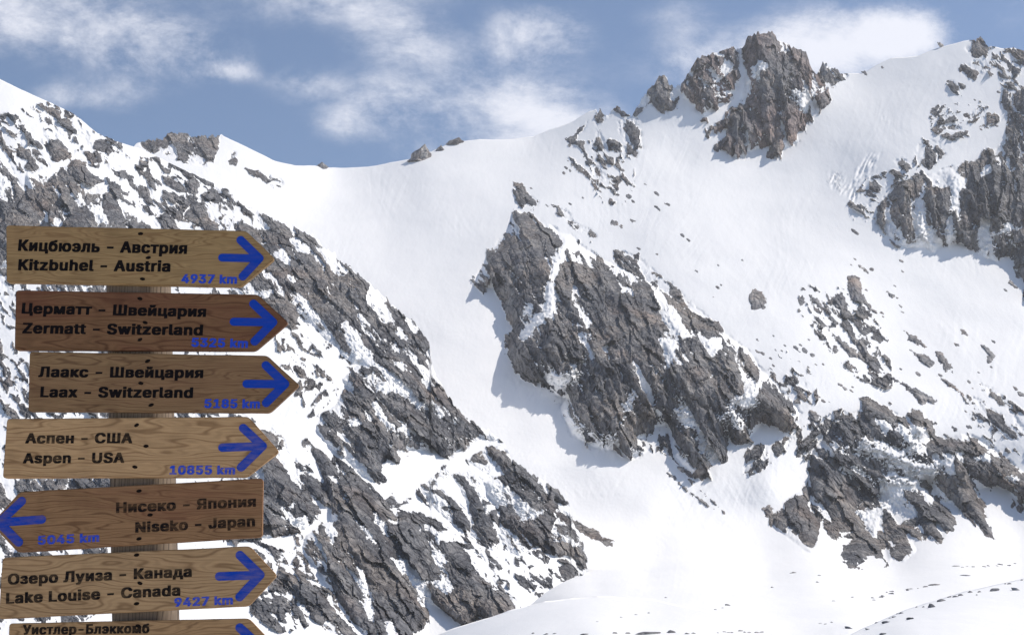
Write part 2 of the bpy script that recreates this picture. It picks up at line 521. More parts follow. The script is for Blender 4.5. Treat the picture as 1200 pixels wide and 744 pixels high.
SNOW_F = [
    [(655, 266), (668, 269), (672, 280), (665, 296), (657, 311), (652, 326), (650, 340), (651, 356), (646, 370), (633, 380), (623, 394), (612, 400), (608, 395), (617, 381), (629, 369), (637, 359), (640, 345), (638, 330), (644, 314), (653, 297), (658, 284)],
    [(612, 362), (625, 352), (622, 368), (612, 372)], [(646, 402), (655, 403), (662, 415), (659, 421), (652, 407)],
    [(640, 440), (660, 438), (673, 432), (672, 450), (655, 458), (645, 450)], [(690, 402), (697, 415), (692, 428), (687, 415)],
    [(717, 518), (722, 500), (735, 475), (742, 458), (745, 462), (739, 480), (728, 500), (722, 521)],
    [(768, 345), (790, 358), (800, 378), (806, 392), (797, 393), (784, 375), (774, 360)],
    [(777, 399), (788, 404), (795, 418), (801, 428), (792, 427), (782, 413)],
    [(864, 470), (875, 460), (894, 439), (893, 455), (886, 475), (870, 480)], [(880, 503), (890, 493), (908, 499), (915, 506), (890, 516)],
    [(845, 490), (858, 477), (863, 490), (873, 506), (865, 502), (855, 488)], [(828, 400), (846, 395), (850, 410), (838, 414)],
    [(792, 487), (805, 480), (808, 495), (798, 497)], [(680, 378), (690, 385), (700, 402), (688, 398)],
    [(1113, 200), (1127, 203), (1126, 227), (1119, 252), (1116, 285), (1109, 285), (1111, 252), (1114, 227)],
    [(1167, 275), (1180, 259), (1196, 267), (1180, 276)], [(1081, 210), (1086, 210), (1082, 240), (1081, 287), (1077, 287), (1079, 240)],
    [(1143, 203), (1165, 188), (1170, 192), (1150, 210)],
    [(868, 86), (874, 95), (872, 108), (862, 122), (848, 136), (838, 142), (846, 128), (858, 115), (864, 104)],
    [(880, 80), (893, 70), (900, 76), (890, 92), (882, 92)], [(935, 112), (945, 108), (944, 118), (938, 124)],
    [(1029, 561), (1047, 560), (1073, 566), (1073, 574), (1060, 574), (1060, 582), (1070, 594), (1057, 587), (1039, 577)],
    [(1004, 520), (1016, 518), (1047, 531), (1070, 541), (1100, 548), (1093, 556), (1083, 560), (1060, 551), (1039, 541), (1027, 533), (1011, 527)],
    [(1019, 594), (1037, 592), (1032, 612), (1024, 627), (1011, 612), (1004, 600)], [(1050, 498), (1060, 501), (1075, 520), (1080, 532), (1068, 525)],
    [(1070, 498), (1090, 510), (1078, 516)], [(1103, 533), (1119, 528), (1121, 549), (1124, 559), (1108, 553)], [(1149, 536), (1162, 528), (1160, 541)],
    [(1080, 578), (1093, 581), (1097, 588), (1085, 587)], [(1087, 563), (1110, 588), (1102, 592)], [(988, 537), (1019, 555), (1028, 567), (1001, 552)],
    [(1172, 552), (1187, 554), (1200, 566), (1185, 564)], [(968, 516), (985, 519), (991, 532), (975, 529)],
    [(1025, 488), (1040, 492), (1060, 506), (1045, 506), (1028, 498)],
]
SCATTER_F = [
    ([(672, 172), (720, 170), (735, 190), (740, 232), (712, 234), (695, 205), (675, 190)], 45, .62),
    ([(1155, 62), (1200, 60), (1400, 70), (1400, 130), (1195, 120), (1185, 100), (1165, 85)], 40, .95),
    ([(1000, 240), (1020, 215), (1045, 205), (1058, 210), (1040, 228), (1025, 252), (1005, 252)], 30, .95),
    ([(1027, 255), (1035, 235), (1055, 228), (1062, 260), (1055, 285), (1040, 275)], 60, .6),
    ([(1140, 465), (1165, 462), (1200, 490), (1220, 530), (1170, 522), (1145, 490)], 48, .75),
    ([(905, 425), (925, 418), (950, 445), (952, 468), (930, 465), (912, 448)], 45, .8),
    ([(1095, 130), (1150, 125), (1165, 140), (1120, 160), (1098, 150)], 160, .45),
    ([(945, 340), (1000, 345), (1035, 400), (1040, 450), (1010, 440), (970, 400), (940, 360)], 45, .42),
    ([(780, 500), (810, 498), (830, 540), (800, 545), (775, 530)], 50, .6),
    ([(930, 510), (960, 500), (985, 485), (1000, 500), (975, 520), (950, 535)], 100, .8),
]
ROCK_L = [
    ([(61, 141), (84, 140), (96, 152), (107, 162), (102, 166), (87, 157), (83, 168), (77, 164), (64, 151)], 8, 50, 1.7, .8, 4),
    ([(47, 153), (64, 159), (82, 178), (83, 183), (66, 192), (61, 190), (55, 177), (48, 167)], 9, 50, 1.7, .8, 4),
    ([(23, 171), (41, 171), (48, 182), (56, 195), (41, 202), (29, 196), (33, 187), (18, 183)], 9, 60, 1.5, .8, 4),
    ([(85, 177), (102, 167), (120, 164), (138, 172), (148, 185), (133, 184), (107, 174), (87, 181)], 8, 50, 1.7, .8, 4),
    ([(84, 128), (90, 129), (98, 141), (89, 138)], 4, 45, 1.5, .6, 4), ([(112, 153), (120, 154), (127, 162), (118, 162)], 4, 45, 1.5, .6, 4),
    ([(30, 198), (40, 207), (56, 213), (64, 205), (74, 197), (89, 187), (102, 190), (105, 201), (125, 213), (122, 217), (105, 222), (133, 219), (148, 228), (166, 246), (184, 266), (170, 300), (60, 300), (-70, 330), (-70, 120), (0, 172), (10, 190), (22, 215), (30, 222)], 26, 60, 1.8, 1.0, 7),
    ([(123, 192), (138, 195), (153, 203), (169, 208), (176, 223), (179, 236), (189, 246), (204, 259), (210, 272), (194, 275), (184, 254), (169, 233), (153, 223), (148, 213), (133, 208)], 9, 50, 2.0, .9, 3),
    ([(189, 202), (202, 208), (220, 224), (212, 226), (194, 215)], 5, 42, 2.4, .6, 5),
    ([(236, 229), (252, 219), (262, 222), (275, 234), (280, 242), (270, 247), (265, 241), (252, 242), (238, 234)], 8, 45, 1.8, .7, 6),
    ([(224, 240), (237, 237), (247, 247), (255, 265), (256, 280), (234, 266), (216, 256), (216, 250)], 8, 50, 2.2, .7, 6),
    ([(227, 206), (239, 211), (250, 219), (239, 217)], 4, 35, 2.4, .6, 4),
    ([(262, 258), (288, 263), (303, 270), (312, 286), (293, 280), (278, 271), (262, 268)], 7, 48, 2.4, .8, 3),
    ([(278, 238), (293, 238), (303, 250), (314, 261), (301, 256), (285, 248)], 6, 48, 2.4, .7, 3),
    ([(305, 250), (323, 255), (338, 258), (351, 267), (371, 278), (384, 293), (407, 308), (428, 326), (446, 341), (463, 359), (479, 370), (494, 385), (506, 399), (502, 409), (497, 414), (506, 428), (516, 446), (525, 458), (533, 471), (552, 494), (572, 500), (594, 518), (575, 516), (560, 512), (549, 523), (540, 528), (532, 530), (527, 535), (517, 535), (512, 527), (484, 527), (466, 530), (463, 535), (453, 535), (448, 543), (453, 553), (451, 561), (438, 564), (425, 558), (417, 550), (402, 535), (387, 525), (374, 510), (370, 502), (379, 484), (394, 474), (401, 461), (412, 456), (400, 446), (410, 436), (420, 426), (412, 426), (400, 418), (397, 408), (379, 396), (369, 383), (351, 373), (338, 386), (310, 398), (270, 360), (270, 300), (296, 290), (310, 285), (308, 275), (312, 268), (305, 262)], 22, 52, 2.9, 1.0, 5),
    ([(295, 490), (322, 506), (332, 516), (337, 530), (324, 535), (335, 548), (350, 565), (365, 585), (380, 600), (378, 608), (365, 618), (340, 624), (312, 630), (270, 634), (270, 480)], 16, 50, 1.7, .95, 5),
    ([(345, 540), (356, 548), (371, 563), (384, 581), (390, 600), (375, 592), (360, 572), (348, 556)], 7, 50, 2.4, .8, 3),
    ([(359, 522), (374, 527), (387, 538), (396, 556), (379, 558), (374, 545), (364, 533)], 8, 52, 2.2, .7, 5),
    ([(379, 556), (400, 561), (410, 553), (423, 561), (435, 576), (453, 597), (466, 606), (473, 601), (485, 600), (503, 607), (516, 612), (531, 623), (534, 635), (547, 643), (564, 651), (572, 666), (580, 671), (575, 676), (585, 690), (600, 703), (604, 715), (590, 724), (575, 730), (560, 722), (545, 732), (520, 715), (500, 705), (502, 718), (492, 730), (484, 746), (490, 775), (432, 775), (427, 744), (408, 715), (392, 695), (380, 680), (372, 665), (358, 652), (354, 640), (357, 630), (367, 620), (376, 614), (389, 610), (386, 585)], 20, 55, 3.0, 1.0, 6),
    ([(325, 676), (329, 660), (344, 664), (362, 676), (374, 686), (386, 701), (404, 721), (418, 746), (420, 770), (395, 770), (389, 744), (381, 733), (374, 731), (364, 723), (369, 711), (357, 706), (347, 701), (347, 691), (342, 681)], 8, 52, 2.2, .9, 3),
    ([(489, 579), (493, 569), (506, 563), (514, 571), (530, 585), (540, 592), (548, 600), (552, 610), (549, 625), (534, 617), (521, 606), (503, 589)], 13, 50, 2.2, .8, 7),
    ([(528, 556), (545, 553), (556, 553), (566, 565), (570, 580), (580, 590), (586, 600), (584, 615), (590, 632), (583, 626), (584, 640), (578, 646), (567, 639), (551, 625), (551, 606), (547, 590), (538, 570)], 14, 58, 2.4, .8, 7),
    ([(573, 527), (585, 522), (598, 534), (613, 546), (628, 556), (640, 562), (655, 573), (669, 588), (664, 592), (650, 586), (654, 596), (670, 608), (685, 632), (690, 655), (679, 662), (672, 653), (649, 651), (637, 645), (640, 637), (630, 640), (622, 645), (608, 651), (595, 646), (588, 635), (584, 615), (584, 600), (571, 580), (566, 565), (578, 560), (588, 556), (580, 540)], 18, 50, 2.2, .9, 5),
    ([(547, 540), (557, 531), (570, 532), (577, 546), (571, 556), (560, 548)], 9, 50, 1.6, .7, 6),
    ([(511, 557), (520, 548), (527, 556), (524, 561)], 5, 50, 1.3, .5, 6),
    ([(452, 585), (460, 583), (470, 586), (480, 583), (478, 590), (466, 595), (456, 591)], 6, 10, 1.5, .5, 6),
    ([(655, 668), (660, 662), (668, 660), (675, 668), (670, 678), (660, 679)], 7, 50, 1.5, .5, 6),
]
SNOW_L = [
    [(11, 195), (28, 197), (38, 215), (36, 221), (22, 218)], [(76, 222), (80, 222), (130, 261), (126, 264)], [(59, 218), (64, 219), (78, 233), (74, 234)],
    [(62, 255), (80, 262), (95, 270), (64, 270)],
    [(433, 469), (439, 470), (451, 487), (466, 499), (484, 493), (476, 503), (466, 513), (463, 504), (448, 492)],
    [(440, 452), (453, 447), (469, 452), (479, 463), (494, 468), (505, 476), (494, 477), (474, 462), (463, 458), (443, 458)],
    [(394, 385), (408, 376), (414, 388), (421, 400), (433, 411), (445, 424), (454, 430), (470, 439), (485, 449), (496, 463), (485, 463), (470, 452), (455, 443), (440, 433), (428, 427), (418, 421), (412, 409), (405, 398)],
    [(417, 359), (427, 369), (440, 384), (454, 400), (448, 400), (433, 385), (420, 371)], [(452, 376), (463, 384), (475, 397), (468, 398)],
    [(408, 330), (422, 341), (431, 353), (424, 353)], [(348, 351), (359, 354), (372, 373), (364, 376), (354, 366)],
    [(304, 342), (318, 337), (323, 344), (310, 351)], [(331, 322), (343, 322), (348, 328), (333, 327)], [(371, 291), (378, 292), (388, 304), (383, 306)],
    [(340, 280), (352, 285), (360, 296), (350, 294)], [(453, 414), (474, 428), (482, 442), (466, 436)], [(380, 334), (390, 345), (386, 348), (378, 340)],
    [(524, 482), (534, 489), (540, 500), (532, 497)], [(505, 470), (520, 480), (526, 492), (515, 485)], [(320, 292), (334, 298), (346, 312), (336, 310), (324, 300)],
    [(502, 500), (518, 508), (532, 522), (528, 526), (514, 514)], [(430, 485), (436, 488), (430, 497), (405, 503), (408, 497)],
    [(374, 588), (390, 595), (402, 606), (405, 615), (396, 613), (392, 618), (396, 629), (388, 627), (377, 617), (373, 605)],
    [(415, 666), (422, 663), (432, 681), (425, 686)], [(431, 620), (453, 649), (473, 657), (479, 669), (470, 672), (452, 660), (439, 639)],
    [(438, 604), (458, 606), (468, 614), (451, 615)], [(483, 678), (502, 675), (517, 678), (531, 689), (531, 697), (515, 688), (495, 685)],
    [(509, 623), (530, 621), (532, 636), (515, 635)], [(451, 727), (460, 726), (468, 744), (462, 770), (454, 744)], [(337, 586), (347, 586), (349, 598), (341, 596)],
    [(333, 608), (360, 606), (358, 612), (338, 612)], [(376, 722), (386, 730), (380, 734)],
    [(567, 576), (582, 576), (594, 588), (582, 589)], [(571, 563), (590, 562), (594, 571), (577, 575)], [(623, 588), (628, 596), (640, 598), (623, 611), (612, 608), (620, 600)],
    [(609, 586), (618, 586), (621, 600), (612, 597)], [(646, 630), (667, 630), (668, 635), (645, 636)], [(578, 612), (584, 612), (584, 622), (577, 620)],
    [(536, 575), (548, 585), (546, 592), (538, 584)], [(500, 577), (512, 580), (527, 588), (512, 586)], [(572, 590), (582, 596), (570, 600)],
]
SCATTER_L = [
    ([(330, 395), (352, 380), (372, 390), (395, 412), (405, 432), (395, 455), (380, 470), (350, 460), (335, 430)], 50, .72),
    ([(345, 440), (385, 440), (395, 460), (385, 482), (355, 482), (345, 465)], 120, .95),
    ([(5, 140), (60, 125), (100, 150), (120, 190), (70, 205), (20, 200), (5, 180)], 50, .62),
    ([(110, 160), (180, 180), (235, 215), (270, 250), (230, 250), (170, 215), (130, 195)], 42, .60),
    ([(170, 235), (215, 245), (262, 275), (200, 280)], 45, .7),
    ([(290, 240), (320, 258), (345, 290), (330, 300), (310, 275), (290, 262)], 50, .85),
    ([(300, 640), (345, 655), (360, 690), (370, 725), (330, 735), (300, 715)], 50, .52),
    ([(610, 650), (650, 650), (680, 680), (640, 700), (610, 680)], 45, .55),
    ([(520, 625), (560, 640), (590, 660), (590, 690), (570, 670), (540, 650)], 45, .6),
    ([(350, 625), (385, 630), (395, 700), (375, 690), (355, 655)], 52, .7),
    ([(360, 520), (420, 560), (455, 600), (440, 610), (400, 580), (370, 545)], 52, .5),
    ([(0, 280), (70, 300), (60, 480), (0, 480), (-80, 400)], 55, .9),
    ([(60, 300), (270, 300), (280, 620), (60, 740), (-80, 740), (-80, 480)], 52, .85),
]

CREV = [[(1000, 252), (988, 225), (1000, 195), (1020, 175), (1036, 178), (1026, 205), (1010, 232)], [(965, 215), (972, 198), (990, 200), (998, 225), (985, 232)], [(1020, 125), (1040, 138), (1050, 148), (1030, 142)]]
# distance (m) of the slopes at picture points
D_F = [(-250, 830, 1200), (0, 830, 1200), (300, 830, 1150), (700, 830, 560), (1000, 830, 480), (1400, 830, 480),
       (-250, 744, 1350), (0, 744, 1350), (300, 744, 1320), (450, 744, 1250), (530, 744, 1120), (700, 744, 640), (850, 744, 620), (1000, 744, 620), (1200, 744, 610), (1400, 744, 600),
       (600, 720, 1180), (600, 700, 1270), (700, 715, 900), (700, 690, 1180), (850, 700, 1060), (1000, 700, 1040), (1200, 700, 1020), (1400, 700, 1000),
       (760, 670, 1335), (900, 672, 1340), (1050, 672, 1360), (1200, 665, 1410), (1400, 665, 1400),
       (680, 650, 1432), (600, 640, 1500), (760, 600, 1555), (720, 570, 1617), (720, 630, 1485), (600, 560, 1650), (560, 480, 1790), (540, 400, 1950), (535, 340, 2090), (520, 300, 2220), (500, 230, 2450), (450, 195, 2640), (390, 195, 2660), (330, 215, 2480), (300, 178, 2560), (260, 160, 2590), (200, 192, 2440), (209, 155, 2580), (60, 300, 2200), (-200, 250, 2300), (-250, 500, 1800), (100, 500, 1850), (300, 350, 2120), (400, 300, 2250), (400, 500, 1800),
       (560, 165, 2690), (620, 162, 2720), (700, 130, 2730), (690, 180, 2570), (650, 220, 2430), (604, 245, 2350),
       (560, 420, 1900), (640, 470, 1790), (700, 545, 1660), (660, 300, 2200), (700, 290, 2235), (700, 400, 1950),
       (800, 345, 2060), (800, 250, 2330), (800, 180, 2560), (780, 112, 2680), (776, 85, 2720), (890, 34, 2800), (880, 190, 2530), (820, 140, 2620),
       (940, 480, 1760), (900, 420, 1870), (950, 300, 2200), (950, 400, 1930), (960, 200, 2480), (972, 118, 2660), (1000, 86, 2760), (1075, 66, 2760), (1150, 43, 2780), (1300, 60, 2700),
       (1100, 150, 2520), (1150, 100, 2620), (1060, 205, 2385), (1100, 198, 2400), (1080, 292, 2240), (1180, 165, 2450), (1170, 308, 2230), (1250, 340, 2170), (1300, 200, 2380),
       (1050, 400, 1985), (1050, 330, 2160), (1150, 400, 2000), (1150, 460, 1850), (1060, 480, 1790), (1250, 500, 1770), (1060, 500, 1745), (1000, 485, 1765), (1000, 664, 1430), (1160, 625, 1540), (1080, 640, 1490), (960, 640, 1460), (1250, 600, 1580),
       (840, 565, 1630), (870, 540, 1680), (900, 570, 1610), (740, 540, 1670), (690, 525, 1700), (800, 650, 1412)]
D_L = [(-250, -60, 2250), (-100, 40, 2050), (0, 93, 1950), (110, 156, 1900), (200, 190, 1900), (262, 220, 1890), (338, 260, 1830), (446, 342, 1700), (503, 400, 1600), (550, 493, 1490), (613, 547, 1425), (667, 588, 1385), (687, 653, 1335), (690, 700, 1225),
       (0, 200, 1730), (0, 264, 1620), (100, 264, 1650), (180, 264, 1720), (-250, 300, 1600), (0, 500, 1250), (-250, 744, 880), (0, 744, 900), (150, 744, 930), (300, 744, 985), (300, 640, 1130), (300, 500, 1310), (300, 413, 1450), (300, 330, 1600), (400, 420, 1495), (400, 500, 1370), (400, 600, 1220), (400, 744, 1035), (500, 744, 1100), (500, 640, 1240), (500, 560, 1350), (600, 640, 1300), (600, 700, 1150), (690, 760, 1150), (-250, 830, 760), (0, 830, 770), (300, 830, 850), (500, 830, 970), (690, 830, 1060)]
TOP_F = [(-260, 190), (0, 190), (120, 190), (150, 180), (160, 168), (173, 164), (191, 163), (198, 155), (209, 154), (224, 158), (244, 160), (252, 158), (258, 156), (262, 160), (280, 168), (300, 178), (320, 188), (345, 194), (368, 194), (387, 196), (400, 197), (430, 196), (455, 191), (478, 187), (506, 177), (522, 170), (545, 165), (562, 163), (575, 164), (600, 163), (625, 160), (645, 152), (670, 143), (690, 131), (703, 128), (707, 134), (713, 136), (717, 128), (725, 123), (733, 132), (741, 136), (745, 125), (760, 105), (772, 90), (780, 89), (786, 100), (797, 100), (805, 88), (815, 70), (835, 62), (865, 54), (870, 57), (876, 45), (888, 37), (900, 36), (912, 45), (930, 55), (944, 59), (950, 75), (957, 86), (965, 71), (970, 75), (990, 86), (1000, 86), (1012, 86), (1030, 75), (1045, 68), (1075, 66), (1090, 60), (1115, 52), (1130, 48), (1142, 46), (1150, 43), (1160, 54), (1175, 57), (1188, 56), (1200, 60), (1420, 85)]
TOP_L = [(-260, -70), (-100, 36), (0, 93), (40, 112), (84, 132), (96, 141), (114, 156), (140, 167), (163, 174), (190, 187), (215, 199), (240, 210), (262, 220), (280, 234), (295, 244), (323, 257), (338, 260), (351, 269), (371, 280), (384, 294), (407, 309), (428, 327), (446, 342), (463, 360), (479, 371), (494, 386), (503, 400), (506, 428), (514, 445), (522, 457), (530, 470), (550, 493), (570, 501), (591, 519), (600, 535), (613, 547), (628, 557), (640, 563), (655, 574), (667, 588), (670, 608), (683, 632), (690, 655)]
class Layer:
    pass


def build_layer(name, u0, u1, du, nrows, top, dpts, rocks, snows, scat, merge, mat, seed, back, crev=()):
    ly = Layer()
    us = np.arange(u0, u1, du)
    tp = np.array(top, float)
    vt = np.interp(us, tp[:, 0], tp[:, 1])
    # fields on the coarse grid
    Rout = np.full(GU.shape, -FAR)
    gid = np.full(GU.shape, -1)
    for k, r in enumerate(rocks):
        s = grid_sdf(r[0])
        m = s > Rout
        gid = np.where(m, k, gid)
        Rout = np.maximum(Rout, s)
    Rs = np.full(GU.shape, FAR)
    for p in snows:
        Rs = np.minimum(Rs, -grid_sdf(p))
    Sc = np.zeros(GU.shape)
    sang = np.full(GU.shape, 50.0)
    for (p, ang, st) in scat:
        s = grid_sdf(p)
        w = np.clip(s / 14 + .5, 0, 1) * st
        sang = np.where(w > Sc, ang, sang)
        Sc = np.maximum(Sc, w)
    # ragged skyline where rock meets the sky
    rk = np.clip(sample(Rout, us, vt + 6) / 3 + .3, 0, 1)
    jag = np.abs(fbm(us / 9.0, us * 0 + seed, seed, 3, .6)) * 5.0 + facets(us / 6.5, us * 0, seed + 5, .6, .8) * 2.2
    vt = vt - rk * (jag - 2.5) + fbm(us / 40, us * 0 + 3, seed + 9, 4) * .8
    ly.us, ly.vt, ly.vb, ly.n = us, vt, 830.0, nrows
    s = np.linspace(0, 1, nrows)
    U = np.broadcast_to(us[None, :], (nrows, len(us))).copy()
    Vv = vt[None, :] + s[:, None] * (830.0 - vt[None, :])
    D0 = TPS(dpts)(U, Vv)
    ground = np.zeros(U.shape)
    if merge is not None:
        # the foot of the slope runs out under the valley snow
        q = np.array(merge[1], float)
        vf = np.interp(U, q[:, 0], q[:, 1])
        t = np.clip((Vv - vf) / 22.0, 0, 1)
        D0 = np.where((Vv > vf) & (U > q[0, 0]), np.maximum(D0, D0 * (1 - t) + t * (layer_depth(merge[0], U, Vv) + 25)), D0)
    a120 = R_(118)
    for p in crev:
        sd_ = np.clip(sample(grid_sdf(p), U, Vv) / 7, 0, 1)
        pp, qq = U * math.cos(a120) + Vv * math.sin(a120), -U * math.sin(a120) + Vv * math.cos(a120)
        D0 = D0 + sd_ * (np.abs(gnoise(pp / 16, qq / 4.5, seed + 95)) * 9 - 2 + fbm(pp / 9, qq / 3, seed + 96, 3) * 2.5)
    if nrows > 200:
        # slide tracks: shallow runnels down the fall line, in patches
        wj = U + fbm(U / 90, Vv / 90, seed + 97, 2) * 16
        pat = np.clip(fbm(U / 120, Vv / 90, seed + 98, 3) * 1.6 + .25, 0, 1)
        run = fbm((wj + Vv * .25) / 7.0, Vv / 95, seed + 99, 4, .6) + .7 * fbm((wj - Vv * .75) / 9.0, Vv / 120, seed + 89, 3, .6)
        D0 = D0 + run * pat * .5 + fbm(U / 3.0, Vv / 2.2, seed + 94, 2) * .22
    px_m = D0 / FPX
    Ro, Rsn = sample(Rout, U, Vv), sample(Rs, U, Vv)
    gx = np.clip(((U - GX0) / GS + .5).astype(int), 0, GU.shape[1] - 1)
    gy = np.clip(((Vv - GY0) / GS + .5).astype(int), 0, GU.shape[0] - 1)
    gi = gid[gy, gx]
    sc = sample(Sc, U, Vv)
    sg = sang[gy, gx]
    R = np.minimum(Ro, Rsn - (.2 if seed < 1000 else -.8))
    # outlines are broken up
    wob = fbm(U / 14, Vv / 14, seed + 2, 5, .7) * 2.9
    R = R + wob
    bulge = np.zeros(U.shape)
    fac = np.zeros(U.shape)
    sig = np.full(U.shape, 3.0)
    wx = fbm(U / 16, Vv / 16, seed + 40, 4, .6) * 2.4
    wy = fbm(U / 16, Vv / 16, seed + 50, 4, .6) * 2.4
    edge = np.where(Rsn < 2, np.minimum(R, 0) * (3.2 if seed < 1000 else 2.0), np.minimum(R, 0) * 1.7) * px_m

    def rocky(mask, ang, asp, amp, sd_, fine=1.0):
        a = R_(ang)
        x = (U[mask] + wx[mask])
        y = (Vv[mask] + wy[mask])
        p = x * math.cos(a) + y * math.sin(a)
        q = -x * math.sin(a) + y * math.cos(a)
        p, q = p * fine, q * fine
        m = px_m[mask]
        k1, k2 = asp ** .6, asp ** .4
        rough = np.clip(.72 + fbm(p / (60 * k1), q / (50 / k2), sd_ + 60, 3) * .8, .3, 1.4)
        h = 5.0 * (1 - 2.4 * np.abs(gnoise(p / (80 * k1), q / (46 / k2), sd_ + 1)))
        h = h + 6.5 * facets(p / (40 * k1), q / (30 / k2), sd_, 2.2, .25)
        h = h + 4.0 * facets(p / (17 * k1), q / (13 / k2), sd_ + 10, 2.2, .3)
        g = 1.9 * facets(p / (7.5 * k1), q / (5.6 / k2), sd_ + 20, 1.9, .45)
        g = g + 1.0 * facets(p / (4.0 * k1), q / (3.0 / k2), sd_ + 25, 1.5, .7)
        g = g + 0.7 * fbm(p / (4 * k1), q / (2.4 / k2), sd_ + 27, 2)
        # bedding: thin ledges along the strata
        g = g + 0.6 * facets(p / (50 * k1), q / 4.2 + fbm(p / 60, q / 60, sd_ + 33, 2), sd_ + 30, .8, .8)
        h = h + g * rough * (.9 if seed < 1000 else .62)
        h = h - h.mean()
        h = h * (6.8 / max(h.std(), 1e-3))
        return h * amp * m
    for k, (pts, A, ang, asp, amp, sg_) in enumerate(rocks):
        m = (gi == k) & (Ro > -16)
        if not m.any():
            continue
        bulge[m] = np.where(Ro[m] > 0, A * (1 - np.exp(-np.maximum(Ro[m], 0) / (4 + A * .16))) * (np.clip((600 - Vv[m]) / 170, .45, 1) if A > 70 else 1), 0)
        fac[m] = rocky(m, ang, asp, amp, seed + k * 7)
        sig[m] = sg_
    ms = (sc > 0.02) & (Ro < -1.0)
    if ms.any():
        for ang in np.unique(sg[ms]):
            m2 = ms & (sg == ang)
            f2 = rocky(m2, ang, 1.7, .75, seed + 300, 2.1)
            fac[m2] = f2
    big = fbm(U / 170, Vv / 110, seed + 60, 3) * 8.0 * np.clip((810 - Vv) / 60, 0, 1) * (1 if nrows > 200 else .5) + fbm(U / 45, Vv / 30, seed + 70, 4, .5) * .8
    scn = fbm(U / 20, Vv / 20, seed + 80, 4, .65)
    up = np.zeros(U.shape)
    for it in (0, 1):
        lev = np.clip(-R * 1.15 * px_m, -sig * px_m * 1.25, np.where(Ro > 4, 4.5 if seed < 1000 else 2.0, 1.6) * px_m)
        # scattered stones: the snow is thin
        lev = np.where(ms, np.minimum(lev, (13.0 - 11.0 * sc - scn * 4.0) * px_m), lev)
        lev = lev + up
        hs = bulge + lev + big * .6
        hr = bulge + fac + np.where(ms, 0, edge)
        h = np.maximum(hr, hs)
        D = D0 - h - big * .4
        P = to_world(U, Vv, D)
        if it == 0:
            du_ = np.gradient(P, axis=1)
            dv_ = np.gradient(P, axis=0)
            n = np.cross(du_, dv_)
            n /= np.linalg.norm(n, axis=-1, keepdims=True) + 1e-9
            nz = np.abs(n[..., 2])
            Pb = to_world(U, Vv, D0 - bulge)
            nb_ = np.cross(np.gradient(Pb, axis=1), np.gradient(Pb, axis=0))
            nz = nz - np.abs(nb_[..., 2]) / (np.linalg.norm(nb_, axis=-1) + 1e-9)
            nn = fbm(U / 4, Vv / 4, seed + 90, 3, .7)
            dust = np.where(U > 900, 7.0, 12.0) if seed < 1000 else 7.0
            up = np.clip((Ro - 3) / 9, 0, 1) * np.where(Ro > 1, (np.clip((nz - .09 + nn * .12) * 40, -1.5, dust) + nn * 2.0) * px_m, 0)
    rust = np.where(np.isin(gi, (3, 4)), np.clip(.55 + fbm(U / 30, Vv / 60, seed + 66, 4, .6) * .9, 0, 1), 0) if seed < 1000 else np.zeros(U.shape)
    mask = np.clip((hr - hs) / px_m, -4, 4)
    mask = np.where((Ro < -15) & ~ms, -4, mask)
    ly.D, ly.P = D, P
    # the far side: behind the crest the mountain falls away again
    rows = [P[::-1][:0]]
    topP = P[0]
    ext = []
    for d in back:
        e = topP.copy()
        e[:, 1] += d
        e[:, 0] += d * e[:, 0] / np.maximum(topP[:, 1], 1)
        e[:, 2] = np.maximum(e[:, 2] - d * .85, -4.0)
        ext.append(e)
    allP = np.concatenate([np.array(ext[::-1]), P], 0)
    allM = np.concatenate([np.full((len(back), P.shape[1]), -4.0), mask], 0)
    nr, nc = allP.shape[:2]
    me = bpy.data.meshes.new(name)
    idx = np.arange(nr * nc).reshape(nr, nc)
    quads = np.stack([idx[:-1, :-1], idx[1:, :-1], idx[1:, 1:], idx[:-1, 1:]], -1).reshape(-1, 4)
    me.vertices.add(nr * nc)
    me.vertices.foreach_set('co', allP.reshape(-1).astype(np.float32))
    me.loops.add(quads.size)
    me.loops.foreach_set('vertex_index', quads.reshape(-1).astype(np.int32))
    me.polygons.add(len(quads))
    me.polygons.foreach_set('loop_start', (np.arange(len(quads)) * 4).astype(np.int32))
    me.polygons.foreach_set('use_smooth', (allM[:-1, :-1] < -1.5).reshape(-1))
    at = me.attributes.new('rock', 'FLOAT', 'POINT')
    at.data.foreach_set('value', allM.reshape(-1).astype(np.float32))
    rt = me.attributes.new('rust', 'FLOAT', 'POINT')
    rt.data.foreach_set('value', np.concatenate([np.zeros((len(back), P.shape[1])), rust], 0).reshape(-1).astype(np.float32))
    me.update(calc_edges=True)
    me.materials.append(mat)
    ob = bpy.data.objects.new(name, me)
    ob['kind'] = 'structure'
    COL.objects.link(ob)
    return ly


def layer_depth(ly, u, v):
    x = np.clip((u - ly.us[0]) / (ly.us[1] - ly.us[0]), 0, len(ly.us) - 1.001)
    i = x.astype(int)
    a = x - i
    out = 0
    for ii, w in ((i, 1 - a), (i + 1, a)):
        s = np.clip((v - ly.vt[ii]) / (ly.vb - ly.vt[ii]), 0, 1) * (ly.n - 1)
        j = np.clip(s.astype(int), 0, ly.n - 2)
        b = s - j
        out = out + w * (ly.D[j, ii] * (1 - b) + ly.D[j + 1, ii] * b)
    return out


